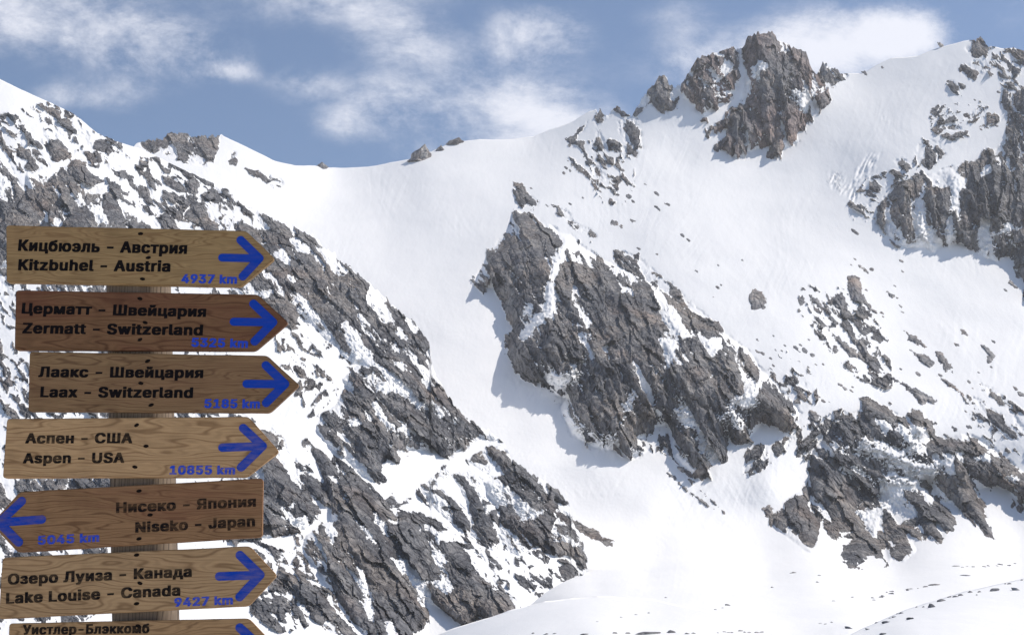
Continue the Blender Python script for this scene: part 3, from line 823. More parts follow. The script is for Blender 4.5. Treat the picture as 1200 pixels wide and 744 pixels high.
LF = build_layer('mountain', -160, 1420, 1.1, 640, TOP_F, D_F, ROCK_F, SNOW_F, SCATTER_F, None, M_MOUNT, 3, (6, 25, 80, 250, 700, 1300), CREV)
LL = build_layer('rocky_hillside', -250, 690, 1.1, 640, TOP_L, D_L, ROCK_L, SNOW_L, SCATTER_L, (LF, [(520, 780), (545, 757), (604, 727), (640, 700), (690, 668)]), M_MOUNT, 1003, (5, 20, 60, 150, 330))
TOP_N = [(430, 790), (470, 760), (520, 740), (560, 727), (600, 714), (640, 704), (700, 698), (760, 701), (830, 716), (900, 738), (960, 770)]
D_N = [(430, 790, 1000), (520, 739, 960), (600, 713, 930), (700, 697, 900), (760, 700, 880), (900, 738, 640), (960, 770, 500), (500, 780, 780), (600, 780, 560), (600, 744, 720), (700, 744, 600), (800, 744, 600), (700, 790, 470), (900, 790, 450), (700, 830, 380), (450, 830, 700)]
TOP_S = [(960, 768), (985, 750), (1010, 736), (1040, 723), (1062, 714), (1090, 705), (1130, 693), (1170, 684), (1210, 675), (1420, 650), (1900, 640)]
D_S = [(960, 768, 420), (1010, 735, 520), (1062, 713, 560), (1130, 692, 600), (1210, 674, 640), (1420, 650, 700), (1062, 744, 400), (1200, 744, 380), (1200, 710, 500), (1400, 744, 380), (1062, 790, 280), (1200, 790, 270), (1400, 830, 200), (1000, 830, 220), (1900, 640, 700), (1900, 744, 380), (1900, 830, 220), (1650, 645, 700), (1650, 760, 340)]
LN = build_layer('snow_bank', 430, 960, 2.2, 70, TOP_N, D_N, [], [], [], None, M_MOUNT, 2003, (15, 60, 160))
LS = build_layer('snow_bank', 960, 1900, 2.2, 90, TOP_S, D_S, [], [], [], None, M_MOUNT, 3003, (12, 40, 100))


def ground():
    m, N, L, b = new_mat('valley_snow')
    geo = N.new('ShaderNodeNewGeometry')
    n = N.new('ShaderNodeTexNoise')
    n.inputs['Scale'].default_value = 0.35
    n.inputs['Detail'].default_value = 6
    L.new(geo.outputs['Position'], n.inputs['Vector'])
    r = ramp(N, [(0.3, (.80, .81, .83)), (0.7, (.88, .88, .89))])
    L.new(n.outputs[0], r.inputs[0])
    L.new(r.outputs[0], b.inputs['Base Color'])
    b.inputs['Roughness'].default_value = 0.8
    bp = N.new('ShaderNodeBump')
    bp.inputs['Strength'].default_value = 0.5
    bp.inputs['Distance'].default_value = 0.3
    L.new(n.outputs[0], bp.inputs['Height'])
    L.new(bp.outputs[0], b.inputs['Normal'])
    me = bpy.data.meshes.new('snow_ground')
    bm = bmesh.new()
    rings = [0, 2, 5, 9, 15, 25, 45, 80, 150, 300, 700, 2000, 6000]
    prev = None
    for k, r_ in enumerate(rings):
        cur = []
        for i in range(48):
            a = 2 * math.pi * i / 48
            x, y = r_ * math.cos(a), r_ * math.sin(a) + 5
            z = -1.75 + (0.10 * math.sin(x * .7 + 1) * math.cos(y * .55) if 0 < r_ < 100 else 0)
            cur.append(bm.verts.new((x, y, z)))
            if r_ == 0:
                break
        if prev is not None:
            for i in range(48):
                j = (i + 1) % 48
                if len(prev) == 1:
                    bm.faces.new((prev[0], cur[i], cur[j]))
                else:
                    bm.faces.new((prev[i], cur[i], cur[j], prev[j]))
        prev = cur
    for f in bm.faces:
        f.smooth = True
    bm.to_mesh(me)
    bm.free()
    me.materials.append(m)
    o = bpy.data.objects.new('snow_ground', me)
    o['kind'] = 'structure'
    COL.objects.link(o)


ground()


def haze():
    m = bpy.data.materials.new('thin_air')
    m.use_nodes = True
    N, L = m.node_tree.nodes, m.node_tree.links
    N.remove(N['Principled BSDF'])
    v = N.new('ShaderNodeVolumePrincipled')
    v.inputs['Color'].default_value = (.98, .985, 1.0, 1)
    v.inputs['Density'].default_value = 4.6e-5
    v.inputs['Anisotropy'].default_value = 0.25
    L.new(v.outputs[0], N['Material Output'].inputs['Volume'])
    bm = bmesh.new()
    bmesh.ops.create_cube(bm, size=1)
    for q in bm.verts:
        q.co = Vector((q.co.x * 13000, q.co.y * 13000 , -130 if q.co.z < 0 else 1450))
    me = bpy.data.meshes.new('haze')
    bm.to_mesh(me)
    bm.free()
    me.materials.append(m)
    o = bpy.data.objects.new('haze', me)
    o['kind'] = 'stuff'
    COL.objects.link(o)


haze()


# ------------------------------------------------------------------ rocks standing out of the snow (each a thing)
def tag(o, label, cat, group=None):
    o['label'] = label
    o['category'] = cat
    if group:
        o['group'] = group
    return o


def outcrop(ly, pts, label, ang=45, group=None, A=None, seed=0, name='rock_outcrop', asp=2.0):
    p = np.array(pts, float)
    w = max(np.ptp(p[:, 0]), np.ptp(p[:, 1]))
    st = 0.7 if w > 12 else 0.5
    U, Vv = np.meshgrid(np.arange(p[:, 0].min() - 2.5, p[:, 0].max() + 2.6, st), np.arange(p[:, 1].min() - 2.5, p[:, 1].max() + 2.6, st))
    R = poly_sdf(pts, U, Vv) + fbm(U / 5, Vv / 5, seed + 1, 3, .6) * min(1.6, w * .09)
    D0 = layer_depth(ly, U, Vv)
    pm = D0 / FPX
    a = R_(ang)
    x, y = U + fbm(U / 9, Vv / 9, seed + 2, 2) * 2, Vv + fbm(U / 9, Vv / 9, seed + 3, 2) * 2
    pp, qq = x * math.cos(a) + y * math.sin(a), -x * math.sin(a) + y * math.cos(a)
    f = 2.4 * facets(pp / (9 * asp ** .6), qq / (9 / asp ** .4), seed, 1, .7) + 1.4 * facets(pp / 5, qq / 4, seed + 5, 1, .8) + .6 * fbm(pp / 5, qq / 3, seed + 9, 2)
    if A is None:
        A = min(8, 2 + w * .18)
    h = np.where(R > 0, A * (1 - np.exp(-R / 3.0)), R * 1.5) + f * min(1, w / 16) * .8
    h = np.clip(h, -2.0, 99)
    P = to_world(U, Vv, D0 - h * pm)
    keep = h > -0.3
    nr, nc = U.shape
    bm = bmesh.new()
    vid = {}

    def gv(j, i):
        k = (j, i)
        if k not in vid:
            vid[k] = bm.verts.new(P[j, i])
        return vid[k]
    for j in range(nr - 1):
        for i in range(nc - 1):
            if keep[j, i] or keep[j + 1, i] or keep[j, i + 1] or keep[j + 1, i + 1]:
                f_ = bm.faces.new((gv(j, i), gv(j + 1, i), gv(j + 1, i + 1), gv(j, i + 1)))
                f_.smooth = True
    me = bpy.data.meshes.new(name)
    bm.to_mesh(me)
    bm.free()
    me.materials.append(M_ROCK)
    o = bpy.data.objects.new(name, me)
    c = P.reshape(-1, 3).mean(0)
    me.transform(Matrix.Translation(-Vector(c)))
    o.location = c
    COL.objects.link(o)
    tag(o, label, 'rock', group)
    return o


OUT = [
    ([(877, 350), (880, 342), (886, 338), (893, 344), (898, 352), (896, 359), (889, 364), (880, 362)], 'round grey outcrop alone on the open snow just above the great buttress'),
    ([(993, 322), (1003, 324), (1009, 328), (1010, 345), (1018, 355), (1027, 367), (1019, 365), (1009, 353), (998, 351), (994, 338)], 'tall outcrop with a thin tail running down the snow, topmost of the right slope'),
    ([(973, 356), (977, 349), (983, 343), (989, 347), (993, 355), (988, 361), (979, 360)], 'blocky outcrop beside the tall outcrop with the thin tail'),
    ([(948, 345), (957, 350), (969, 363), (962, 362), (953, 355)], 'slim slanting rock rib left of the blocky outcrop'),
    ([(934, 350), (940, 347), (945, 354), (938, 359)], 'small dark rock at the upper left end of the slanting ribs'),
    ([(965, 368), (975, 372), (986, 382), (977, 380)], 'narrow rib of rock below the blocky outcrop'),
    ([(993, 391), (1009, 401), (1016, 409), (1020, 416), (1011, 414), (1001, 404)], 'long pale rib, upper one of two parallel ribs in the slope'),
    ([(973, 388), (986, 398), (1001, 409), (1012, 418), (1006, 420), (996, 418), (988, 409)], 'long broad rib, lower one of two parallel ribs in the slope'),
    ([(973, 407), (980, 405), (984, 411), (979, 414)], 'small oval rock just under the two parallel ribs'),
    ([(1062, 389), (1072, 394), (1080, 400), (1088, 408), (1078, 405), (1066, 399)], 'slanting rib in open snow above the lens shaped outcrop'),
    ([(1066, 410), (1075, 413), (1088, 417), (1097, 428), (1089, 431), (1080, 425), (1075, 417)], 'lens shaped smooth outcrop, left of a pair in open snow'),
    ([(1096, 412), (1106, 414), (1109, 422), (1115, 427), (1116, 436), (1106, 433), (1101, 424)], 'stepped outcrop, right of a pair in open snow'),
    ([(1147, 402), (1157, 408), (1167, 417), (1163, 421), (1162, 426), (1155, 424), (1157, 414)], 'hooked dark outcrop alone in the snow nearest the right slope edge'),
    ([(1016, 426), (1024, 424), (1033, 437), (1022, 432)], 'small wedge rock at the foot of the two parallel ribs'),
    ([(1018, 437), (1025, 438), (1034, 449), (1027, 447)], 'small split rock directly under the wedge rock'),
    ([(1036, 437), (1050, 444), (1066, 454), (1050, 447)], 'thread thin rib linking the wedge rock to the fan shaped outcrop'),
    ([(1062, 453), (1078, 458), (1090, 463), (1099, 470), (1093, 474), (1085, 471), (1080, 475), (1073, 467)], 'fan shaped outcrop just above the top of the lower right crag'),
    ([(1098, 440), (1115, 450), (1128, 461), (1136, 474), (1131, 472), (1128, 464), (1112, 452)], 'long thin curved rib above the lower right crag'),
    ([(1125, 384), (1131, 387), (1134, 393), (1127, 392)], 'small flaked rock in snow between the stepped and hooked outcrops'),
    ([(1036, 340), (1044, 343), (1053, 351), (1046, 350)], 'small slanting rock right of the tall outcrop with the thin tail'),
    ([(948, 480), (955, 483), (962, 489), (957, 493), (951, 498), (948, 490)], 'dark three cornered rock in the snow gap between buttress and crag'),
    ([(893, 596), (897, 592), (903, 591), (905, 598), (901, 606), (896, 605)], 'heart shaped dark boulder beside the foot of the striped slab'),
    ([(795, 548), (799, 546), (812, 557), (812, 561), (803, 556)], 'flat dark rock under the lowest tip of the great buttress'),
    ([(782, 553), (800, 568), (820, 583), (836, 597), (828, 592), (812, 581), (796, 568)], 'long thin dark scar of rock in the snow below the great buttress'),
    ([(820, 574), (834, 585), (850, 602), (840, 592)], 'short thin rock streak beside the long thin scar'),
    ([(1156, 618), (1161, 617), (1162, 625), (1157, 627)], 'small round stone at the tip of the crag right rib'),
]
for k, (pts, lab) in enumerate(OUT):
    outcrop(LF, pts, lab, seed=500 + k * 11, ang=42 if k not in (0, 1, 21) else 65)

def boulder_mesh(seed, sub=3):
    bm = bmesh.new()
    bmesh.ops.create_icosphere(bm, subdivisions=sub, radius=1)
    r = random.Random(seed)
    planes = [(Vector((r.gauss(0, 1), r.gauss(0, 1), r.gauss(0, 1))).normalized(), r.uniform(.62, .95)) for _ in range(16)]
    for v in bm.verts:
        n = v.co.normalized()
        d = min([h / max(n.dot(p), 1e-3) for p, h in planes if n.dot(p) > .05] + [1.15])
        v.co = n * (d + r.uniform(-.025, .025))
    me = bpy.data.meshes.new('boulder')
    bm.to_mesh(me)
    bm.free()
    me.materials.append(M_BOULD)
    return me


BASES = [boulder_mesh(40 + i) for i in range(6)]


def front_layer(u, v):
    best = LF
    for ly in (LN, LS):
        if ly.us[0] < u < ly.us[-1] and v > float(np.interp(u, ly.us, ly.vt)) + .3:
            if layer_depth(ly, np.array([u]), np.array([v]))[0] < layer_depth(best, np.array([u]), np.array([v]))[0]:
                best = ly
    return best


def boulder(ly, u, v, w, h, label, group=None, name='boulder', rot=0, k=0, deep=1.0, sink=.35):
    ly = front_layer(u, v)
    D = float(layer_depth(ly, np.array([u]), np.array([v]))[0])
    c = to_world(np.array([u]), np.array([v]), np.array([D]))[0]
    pm = D / FPX
    o = bpy.data.objects.new(name, BASES[k % 6])
    o.scale = (w / 2 * pm, max(w / 2 * pm * deep, 1.0), h * .62 * pm)
    o.location = (c[0], c[1] + 0.3, c[2] - h * pm * .18)
    o.rotation_euler = (0, R_(rot), 0)
    COL.objects.link(o)
    tag(o, label, 'rock', group)
    return o


def spire(u0, u1, vbase, apex, label, seed, name='rock_pinnacle'):
    """a standing tooth of rock with real depth: stacked ragged rings"""
    r = random.Random(seed)
    D = float(layer_depth(LF, np.array([(u0 + u1) / 2]), np.array([vbase]))[0]) + 4
    pm = D / FPX
    base = Vector(to_world(np.array([(u0 + u1) / 2.]), np.array([vbase + 4.]), np.array([D]))[0])
    wid = (u1 - u0) / 2 * pm
    hgt = (vbase + 4 - apex[1]) * pm
    ox = (apex[0] - (u0 + u1) / 2) * pm
    bm = bmesh.new()
    prev = None
    NS, NA = 12, 14
    ph = [r.uniform(.75, 1.15) for _ in range(NA)]
    for s in range(NS + 1):
        t = s / NS
        rad = (1 - t ** 1.5) * (1 - .15 * math.sin(t * 9)) + .03
        ring = []
        for i in range(NA):
            a = 2 * math.pi * i / NA
            k = rad * ph[i] * (1 + r.uniform(-.09, .09))
            ring.append(bm.verts.new((wid * k * math.cos(a) + ox * t ** 1.2, wid * .8 * k * math.sin(a), hgt * t * (1 + r.uniform(-.02, .02)))))
        if prev:
            for i in range(NA):
                bm.faces.new((prev[i], prev[(i + 1) % NA], ring[(i + 1) % NA], ring[i]))
        prev = ring
    bm.faces.new(prev)
    me = bpy.data.meshes.new(name)
    bm.to_mesh(me)
    bm.free()
    me.materials.append(M_ROCK)
    o = bpy.data.objects.new(name, me)
    o.location = base
    COL.objects.link(o)
    tag(o, label, 'rock')
    return o


spire(478, 506, 187, (498, 167), 'pointed rock tooth standing tallest on the snowy saddle skyline', 5)
spire(508, 522, 177, (517, 169), 'low rounded rock beside the tall tooth on the saddle skyline', 9)
spire(520, 546, 168, (538, 160), 'flat topped rock ledge, last of the saddle rocks before the snow dome', 12)
spire(368, 388, 196, (377, 189), 'tiny dark rock cap alone at the left end of the saddle', 14)
spire(960, 972, 88, (965, 70), 'short rock horn right behind the summit tower', 15)
spire(1184, 1192, 60, (1188, 54), 'little dark stub of rock on the ridge right of the ridge knob', 16)

# stones of the moraine in the valley floor
MOR = [
    (996, 736, 15, 5, -22, 'wedge shaped boulder, lower end of the boulder row below the snow swell'),
    (1040, 729, 13, 4, -12, 'flat slab in the row below the snow swell, right of the wedge shaped boulder'),
    (1068, 725, 11, 5, -30, 'pointed boulder under the long boulder on the swell crest'),
    (1093, 711, 14, 6, -32, 'long dark boulder lying along the crest of the right snow swell'),
    (1104, 704, 14, 6, -22, 'upper boulder touching the long one on the snow swell crest'),
    (1165, 692, 15, 7, 8, 'humped boulder alone on the snow swell, right of the long boulder'),
    (1192, 691, 16, 5, -25, 'slanting boulder farthest along the right snow swell'),
    (1097, 685, 18, 3, -4, 'flat dark boulder, biggest in the thin stone line across the valley'),
    (929, 671, 10, 2.6, 6, 'lone flat stone at the foot of the slope below the striped slab'),
    (853, 709, 9, 3, -8, 'small leaning stone alone in the middle of the valley snow'),
    (786, 741, 13, 7, -12, 'upright boulder, tallest of the stones along the bottom edge'),
    (758, 742, 36, 5, 2, 'broad low slab left of the tallest stone along the bottom edge'),
    (686, 743, 14, 4, 0, 'low stone at the left end of the bottom row of stones'),
    (1130, 674, 14, 2.4, 0, 'thin stone slab lying under the crag right rib'),
    (1036, 743, 10, 5, -30, 'half sunken stone at the bottom edge below the flat slab'),
]
for k, (u, v, w, h, rot, lab) in enumerate(MOR):
    boulder(LS if k in (1, 2, 3, 4, 5, 6, 14) else LN if k in (11, 12) else LF, u, v, w, h, lab, None, 'boulder', -rot, k)
rr = random.Random(5)
GROUPS = [
    ('stones in the thin line across the valley snow', 'small dark stone in the thin line across the valley snow under the crag',
     [(1084 - i * rr.uniform(5, 9), 687 + i * 1.3 + rr.uniform(-1, 1), rr.uniform(3, 9), rr.uniform(1.5, 2.8)) for i in range(14)]),
    ('stones at the foot of the crag', 'small flat stone in the row on snow at the crag foot',
     [(1118 + i * 8 + rr.uniform(-3, 3), 664 - i * .35 + rr.uniform(-1.2, 1.2), rr.uniform(4, 11), rr.uniform(1.4, 2.6)) for i in range(10)]),
    ('stones along the bottom edge', 'little dark stone in the row along the bottom edge of the snow',
     [(840 + i * 6.5 + rr.uniform(-2, 2), 740 + rr.uniform(-1.2, 1.2), rr.uniform(4, 9), rr.uniform(1.5, 3.2)) for i in range(9)] +
     [(u, 742 + rr.uniform(-.8, 1), rr.uniform(4, 9), rr.uniform(2, 3.5)) for u in (625, 640, 650, 720, 735, 805, 812)]),
    ('specks strewn over the valley snow', 'tiny dark stone strewn on the open valley snow',
     [(u, v, rr.uniform(2.5, 5), rr.uniform(1.3, 2.2)) for (u, v) in ((760, 718), (728, 723), (745, 720), (700, 728), (846, 712), (838, 714), (961, 730), (967, 731), (975, 729), (1043, 724), (1052, 719), (905, 688), (960, 674), (1010, 667), (958, 682), (780, 700), (1135, 694), (1145, 697), (1122, 699))]),
]
for (grp, lab, pts) in GROUPS:
    for k, (u, v, w, h) in enumerate(pts):
        boulder(LF, u, v, w, h, lab, grp, 'stone', rr.uniform(-14, 10), k + rr.randrange(6))
GROUPS2 = [('stones on the snow swell crest', 'small dark stone along the crest of the right snow swell', LS,
            [(u_, float(np.interp(u_, [q[0] for q in TOP_S], [q[1] for q in TOP_S])) + rr.uniform(.5, 5), rr.uniform(3, 9), rr.uniform(1.8, 4)) for u_ in (1018, 1027, 1049, 1056, 1074, 1082, 1113, 1120, 1127, 1138, 1148, 1178, 1184, 1198)])]
for (grp, lab, ly_, pts) in GROUPS2:
    for k, (u, v, w, h) in enumerate(pts):
        boulder(ly_, u, v, w, h, lab, grp, 'stone', rr.uniform(4, 26), k + rr.randrange(6))
# small rocks poking out of the steep slopes
SPECKS = [
    ('rocks on the slope above the buttress', 'small dark rock poking through the snow slope above the great buttress',
     [(737, 230, 8), (742, 236, 5), (758, 217, 6), (770, 227, 6), (769, 243, 5), (783, 240, 4), (720, 262, 9), (727, 266, 8), (741, 258, 8), (800, 276, 6), (806, 281, 5), (841, 337, 5), (780, 239, 4), (772, 245, 6), (748, 291, 4), (816, 318, 6), (842, 311, 4), (641, 241, 4), (668, 239, 4), (683, 232, 3), (663, 197, 4), (660, 203, 5), (668, 200, 5), (666, 189, 4), (704, 225, 5), (730, 200, 4), (623, 221, 4), (845, 334, 3), (836, 348, 3), (870, 305, 3), (770, 298, 3)]),
    ('rocks beside the buttress right edge', 'small dark rock in the snow beside the buttress right edge',
     [(888, 412, 6), (893, 414, 5), (903, 420, 4), (906, 428, 4), (910, 411, 4), (916, 411, 3), (905, 437, 4), (934, 408, 8), (943, 410, 7), (938, 404, 5), (956, 427, 4), (965, 470, 5), (972, 471, 5), (960, 465, 3), (947, 430, 3), (920, 405, 3)]),
    ('rocks on the right snow slope', 'small grey rock on the open snow slope below the right cliff',
     [(1056, 359, 5), (1058, 366, 4), (1035, 371, 3), (1121, 404, 6), (1164, 400, 5), (1000, 270, 6), (1004, 273, 5), (1015, 318, 6), (1010, 314, 7), (1022, 316, 6), (1185, 332, 8), (1190, 336, 6), (1193, 325, 5), (1178, 340, 5), (1075, 404, 4), (1048, 335, 4), (1015, 340, 4), (1000, 430, 5), (1004, 436, 4), (990, 455, 6), (998, 458, 6), (985, 451, 5), (1150, 490, 6), (1118, 502, 7), (1135, 500, 8), (1108, 510, 6), (1190, 455, 6), (1197, 462, 7), (1060, 388, 3)] + [(rr.uniform(a_, b_), rr.uniform(c_, d_), rr.uniform(2.5, 6)) for (a_, b_, c_, d_, n_) in ((960, 1040, 350, 460, 14), (1040, 1200, 430, 500, 16), (860, 960, 385, 470, 8), (985, 1060, 300, 350, 5)) for _ in range(n_)]),
    ('rocks round the right ridge', 'small dark rock in the high snow under the right ridge',
     [(1142, 117, 4), (1170, 108, 5), (1182, 118, 6), (1178, 126, 4), (1163, 141, 5), (1168, 148, 4), (1150, 152, 5), (1157, 150, 4), (1091, 152, 4), (1098, 148, 4), (1115, 142, 5), (1116, 162, 8), (1126, 160, 6), (1102, 53, 6), (1013, 86, 6), (1034, 79, 4)]),
]
for gi_, (grp, lab, pts) in enumerate(SPECKS):
    for k, (u, v, w) in enumerate(pts):
        r = random.Random(gi_ * 100 + k)
        n = 7
        a0 = r.random() * 6
        pl = []
        for i in range(n):
            a = a0 + 2 * math.pi * i / n
            rad = w * .55 * r.uniform(.65, 1.15)
            x, y = rad * math.cos(a) * 1.25, rad * math.sin(a) * .62
            c, s = math.cos(.55), math.sin(.55)
            pl.append((u + x * c - y * s, v + x * s + y * c))
        outcrop(LF, pl, lab, group=grp, seed=2000 + gi_ * 300 + k * 3, name='slope_rock', A=3)

# ------------------------------------------------------------------ the signpost
YS = 5.2                                             # metres to the faces of the boards


def on_plane(u, v, y=YS):
    a, b = px_p(u, v)
    return Vector((a * y, y, b * y))


def wood(name, c_light, c_dark, c_red, seed, red=.3):
    m, N, L, b = new_mat(name)
    tc = N.new('ShaderNodeTexCoord')
    mp = N.new('ShaderNodeMapping')
    mp.inputs['Location'].default_value = (seed * 1.7, seed * .9, seed * 2.3)
    mp.inputs['Scale'].default_value = ((.9, 1.6, .7)[seed % 3], 6.0, (8.0, 11.0)[seed % 2])
    L.new(tc.outputs['Object'], mp.inputs[0])
    n0 = N.new('ShaderNodeTexNoise')                # warp: knots bend the grain
    n0.inputs['Scale'].default_value = 1.6
    n0.inputs['Detail'].default_value = 2
    L.new(mp.outputs[0], n0.inputs['Vector'])
    mul = N.new('ShaderNodeVectorMath')
    mul.operation = 'MULTIPLY_ADD'
    L.new(n0.outputs['Color'], mul.inputs[0])
    mul.inputs[1].default_value = (.5, .5, (.7, 1.9, 1.1)[seed % 3])
    L.new(mp.outputs[0], mul.inputs[2])
    w = N.new('ShaderNodeTexWave')
    w.wave_type = 'BANDS'
    w.bands_direction = 'Z'
    w.inputs['Scale'].default_value = (1.3, 1.9, 1.0, 2.3, 1.5, 2.0)[seed % 6]
    w.inputs['Distortion'].default_value = (1.2, 3.0, 4.5, 2.0)[seed % 4]
    w.inputs['Detail'].default_value = 3
    w.inputs['Detail Scale'].default_value = 1.2
    L.new(mul.outputs[0], w.inputs['Vector'])
    r = ramp(N, [(0.0, c_dark), (0.10, tuple(.55 * a_ + .45 * b_ for a_, b_ in zip(c_light, c_dark))), (0.30, c_light), (0.75, tuple(x * 1.06 for x in c_light)), (1.0, tuple(x * .9 for x in c_light))])
    L.new(w.outputs[0], r.inputs[0])
    # broad heartwood bands
    n2 = N.new('ShaderNodeTexNoise')
    n2.inputs['Scale'].default_value = 0.75
    n2.inputs['Detail'].default_value = 3
    L.new(mul.outputs[0], n2.inputs['Vector'])
    r2 = ramp(N, [(0.45, (0, 0, 0)), (0.62, (red, red, red))])
    L.new(n2.outputs[0], r2.inputs[0])
    mx = N.new('ShaderNodeMix')
    mx.data_type = 'RGBA'
    L.new(r2.outputs[0], mx.inputs['Factor'])
    L.new(r.outputs[0], mx.inputs[6])
    mx.inputs[7].default_value = (*c_red, 1)
    # fine fibres
    m3 = N.new('ShaderNodeMapping')
    m3.inputs['Scale'].default_value = (6, 60, 170)
    L.new(tc.outputs['Object'], m3.inputs[0])
    n3 = N.new('ShaderNodeTexNoise')
    n3.inputs['Scale'].default_value = 1
    n3.inputs['Detail'].default_value = 4
    L.new(m3.outputs[0], n3.inputs['Vector'])
    r3 = ramp(N, [(0.25, (.70, .68, .66)), (0.55, (1, 1, 1)), (0.85, (1.12, 1.1, 1.08))])
    L.new(n3.outputs[0], r3.inputs[0])
    m4 = N.new('ShaderNodeMix')
    m4.data_type = 'RGBA'
    m4.blend_type = 'MULTIPLY'
    m4.inputs['Factor'].default_value = .8
    L.new(mx.outputs[2], m4.inputs[6])
    L.new(r3.outputs[0], m4.inputs[7])
    # weather stains
    n5 = N.new('ShaderNodeTexNoise')
    n5.inputs['Scale'].default_value = 7
    n5.inputs['Detail'].default_value = 5
    L.new(tc.outputs['Object'], n5.inputs['Vector'])
    r5 = ramp(N, [(0.33, (.72, .70, .70)), (0.5, (1, 1, 1))])
    L.new(n5.outputs[0], r5.inputs[0])
    m6 = N.new('ShaderNodeMix')
    m6.data_type = 'RGBA'
    m6.blend_type = 'MULTIPLY'
    m6.inputs['Factor'].default_value = .7
    L.new(m4.outputs[2], m6.inputs[6])
    L.new(r5.outputs[0], m6.inputs[7])
    mk = N.new('ShaderNodeMapping')
    mk.inputs['Location'].default_value = (seed * 3.1, 0, seed * 1.3)
    mk.inputs['Scale'].default_value = (3.2, .01, 7.5)
    L.new(tc.outputs['Object'], mk.inputs[0])
    vk = N.new('ShaderNodeTexVoronoi')
    vk.inputs['Scale'].default_value = 1.0
    L.new(mk.outputs[0], vk.inputs['Vector'])
    rk_ = ramp(N, [(0.0, (.38, .33, .30)), (0.055, (.50, .44, .40)), (0.085, (.85, .82, .80)), (0.13, (1, 1, 1))])
    L.new(vk.outputs['Distance'], rk_.inputs[0])
    m7 = N.new('ShaderNodeMix')
    m7.data_type = 'RGBA'
    m7.blend_type = 'MULTIPLY'
    m7.inputs['Factor'].default_value = .8
    L.new(m6.outputs[2], m7.inputs[6])
    L.new(rk_.outputs[0], m7.inputs[7])
    L.new(m7.outputs[2], b.inputs['Base Color'])
    b.inputs['Roughness'].default_value = 0.7
    b.inputs['Specular IOR Level'].default_value = 0.12
    bp = N.new('ShaderNodeBump')
    bp.inputs['Strength'].default_value = 0.35
    bp.inputs['Distance'].default_value = 0.002
    L.new(n3.outputs[0], bp.inputs['Height'])
    L.new(bp.outputs[0], b.inputs['Normal'])
    return m


def paint(name, col, worn, wood_col, scale=45):
    m, N, L, b = new_mat(name)
    tc = N.new('ShaderNodeTexCoord')
    n = N.new('ShaderNodeTexNoise')
    mp = N.new('ShaderNodeMapping')
    mp.inputs['Scale'].default_value = (.35, 1, 1.6)
    L.new(tc.outputs['Object'], mp.inputs[0])
    n.inputs['Scale'].default_value = scale
    n.inputs['Detail'].default_value = 5
    n.inputs['Roughness'].default_value = .7
    L.new(mp.outputs[0], n.inputs['Vector'])
    r = ramp(N, [(0.42, (0, 0, 0)), (0.56, (worn * .45,) * 3), (0.70, (worn,) * 3)])
    L.new(n.outputs[0], r.inputs[0])
    mx = N.new('ShaderNodeMix')
    mx.data_type = 'RGBA'
    L.new(r.outputs[0], mx.inputs['Factor'])
    mx.inputs[6].default_value = (*col, 1)
    mx.inputs[7].default_value = (*wood_col, 1)
    L.new(mx.outputs[2], b.inputs['Base Color'])
    b.inputs['Roughness'].default_value = .6
    b.inputs['Specular IOR Level'].default_value = .04
    return m


def link(name, bm, mat, parent, smooth=False):
    me = bpy.data.meshes.new(name)
    bm.normal_update()
    bm.to_mesh(me)
    bm.free()
    if smooth:
        for p in me.polygons:
            p.use_smooth = True
    me.materials.append(mat)
    o = bpy.data.objects.new(name, me)
    COL.objects.link(o)
    if parent is not None:
        o.parent = parent
    return o


root = bpy.data.objects.new('signpost', None)
COL.objects.link(root)
pb = on_plane(171, 900, YS + .12)
root.location = (pb.x + .03, YS + .12, -1.75)
tag(root, 'wooden signpost with seven arrow boards giving distances to ski resorts', 'signpost')
ROOT = Vector(root.location)


def sign_font():
    """the sans face that ships with Blender; its built-in one if that is missing"""
    try:
        p = os.path.join(bpy.utils.resource_path('LOCAL'), 'datafiles', 'fonts', 'Inter.woff2')
        return bpy.data.fonts.load(p)
    except Exception:
        return None


FONT = sign_font()


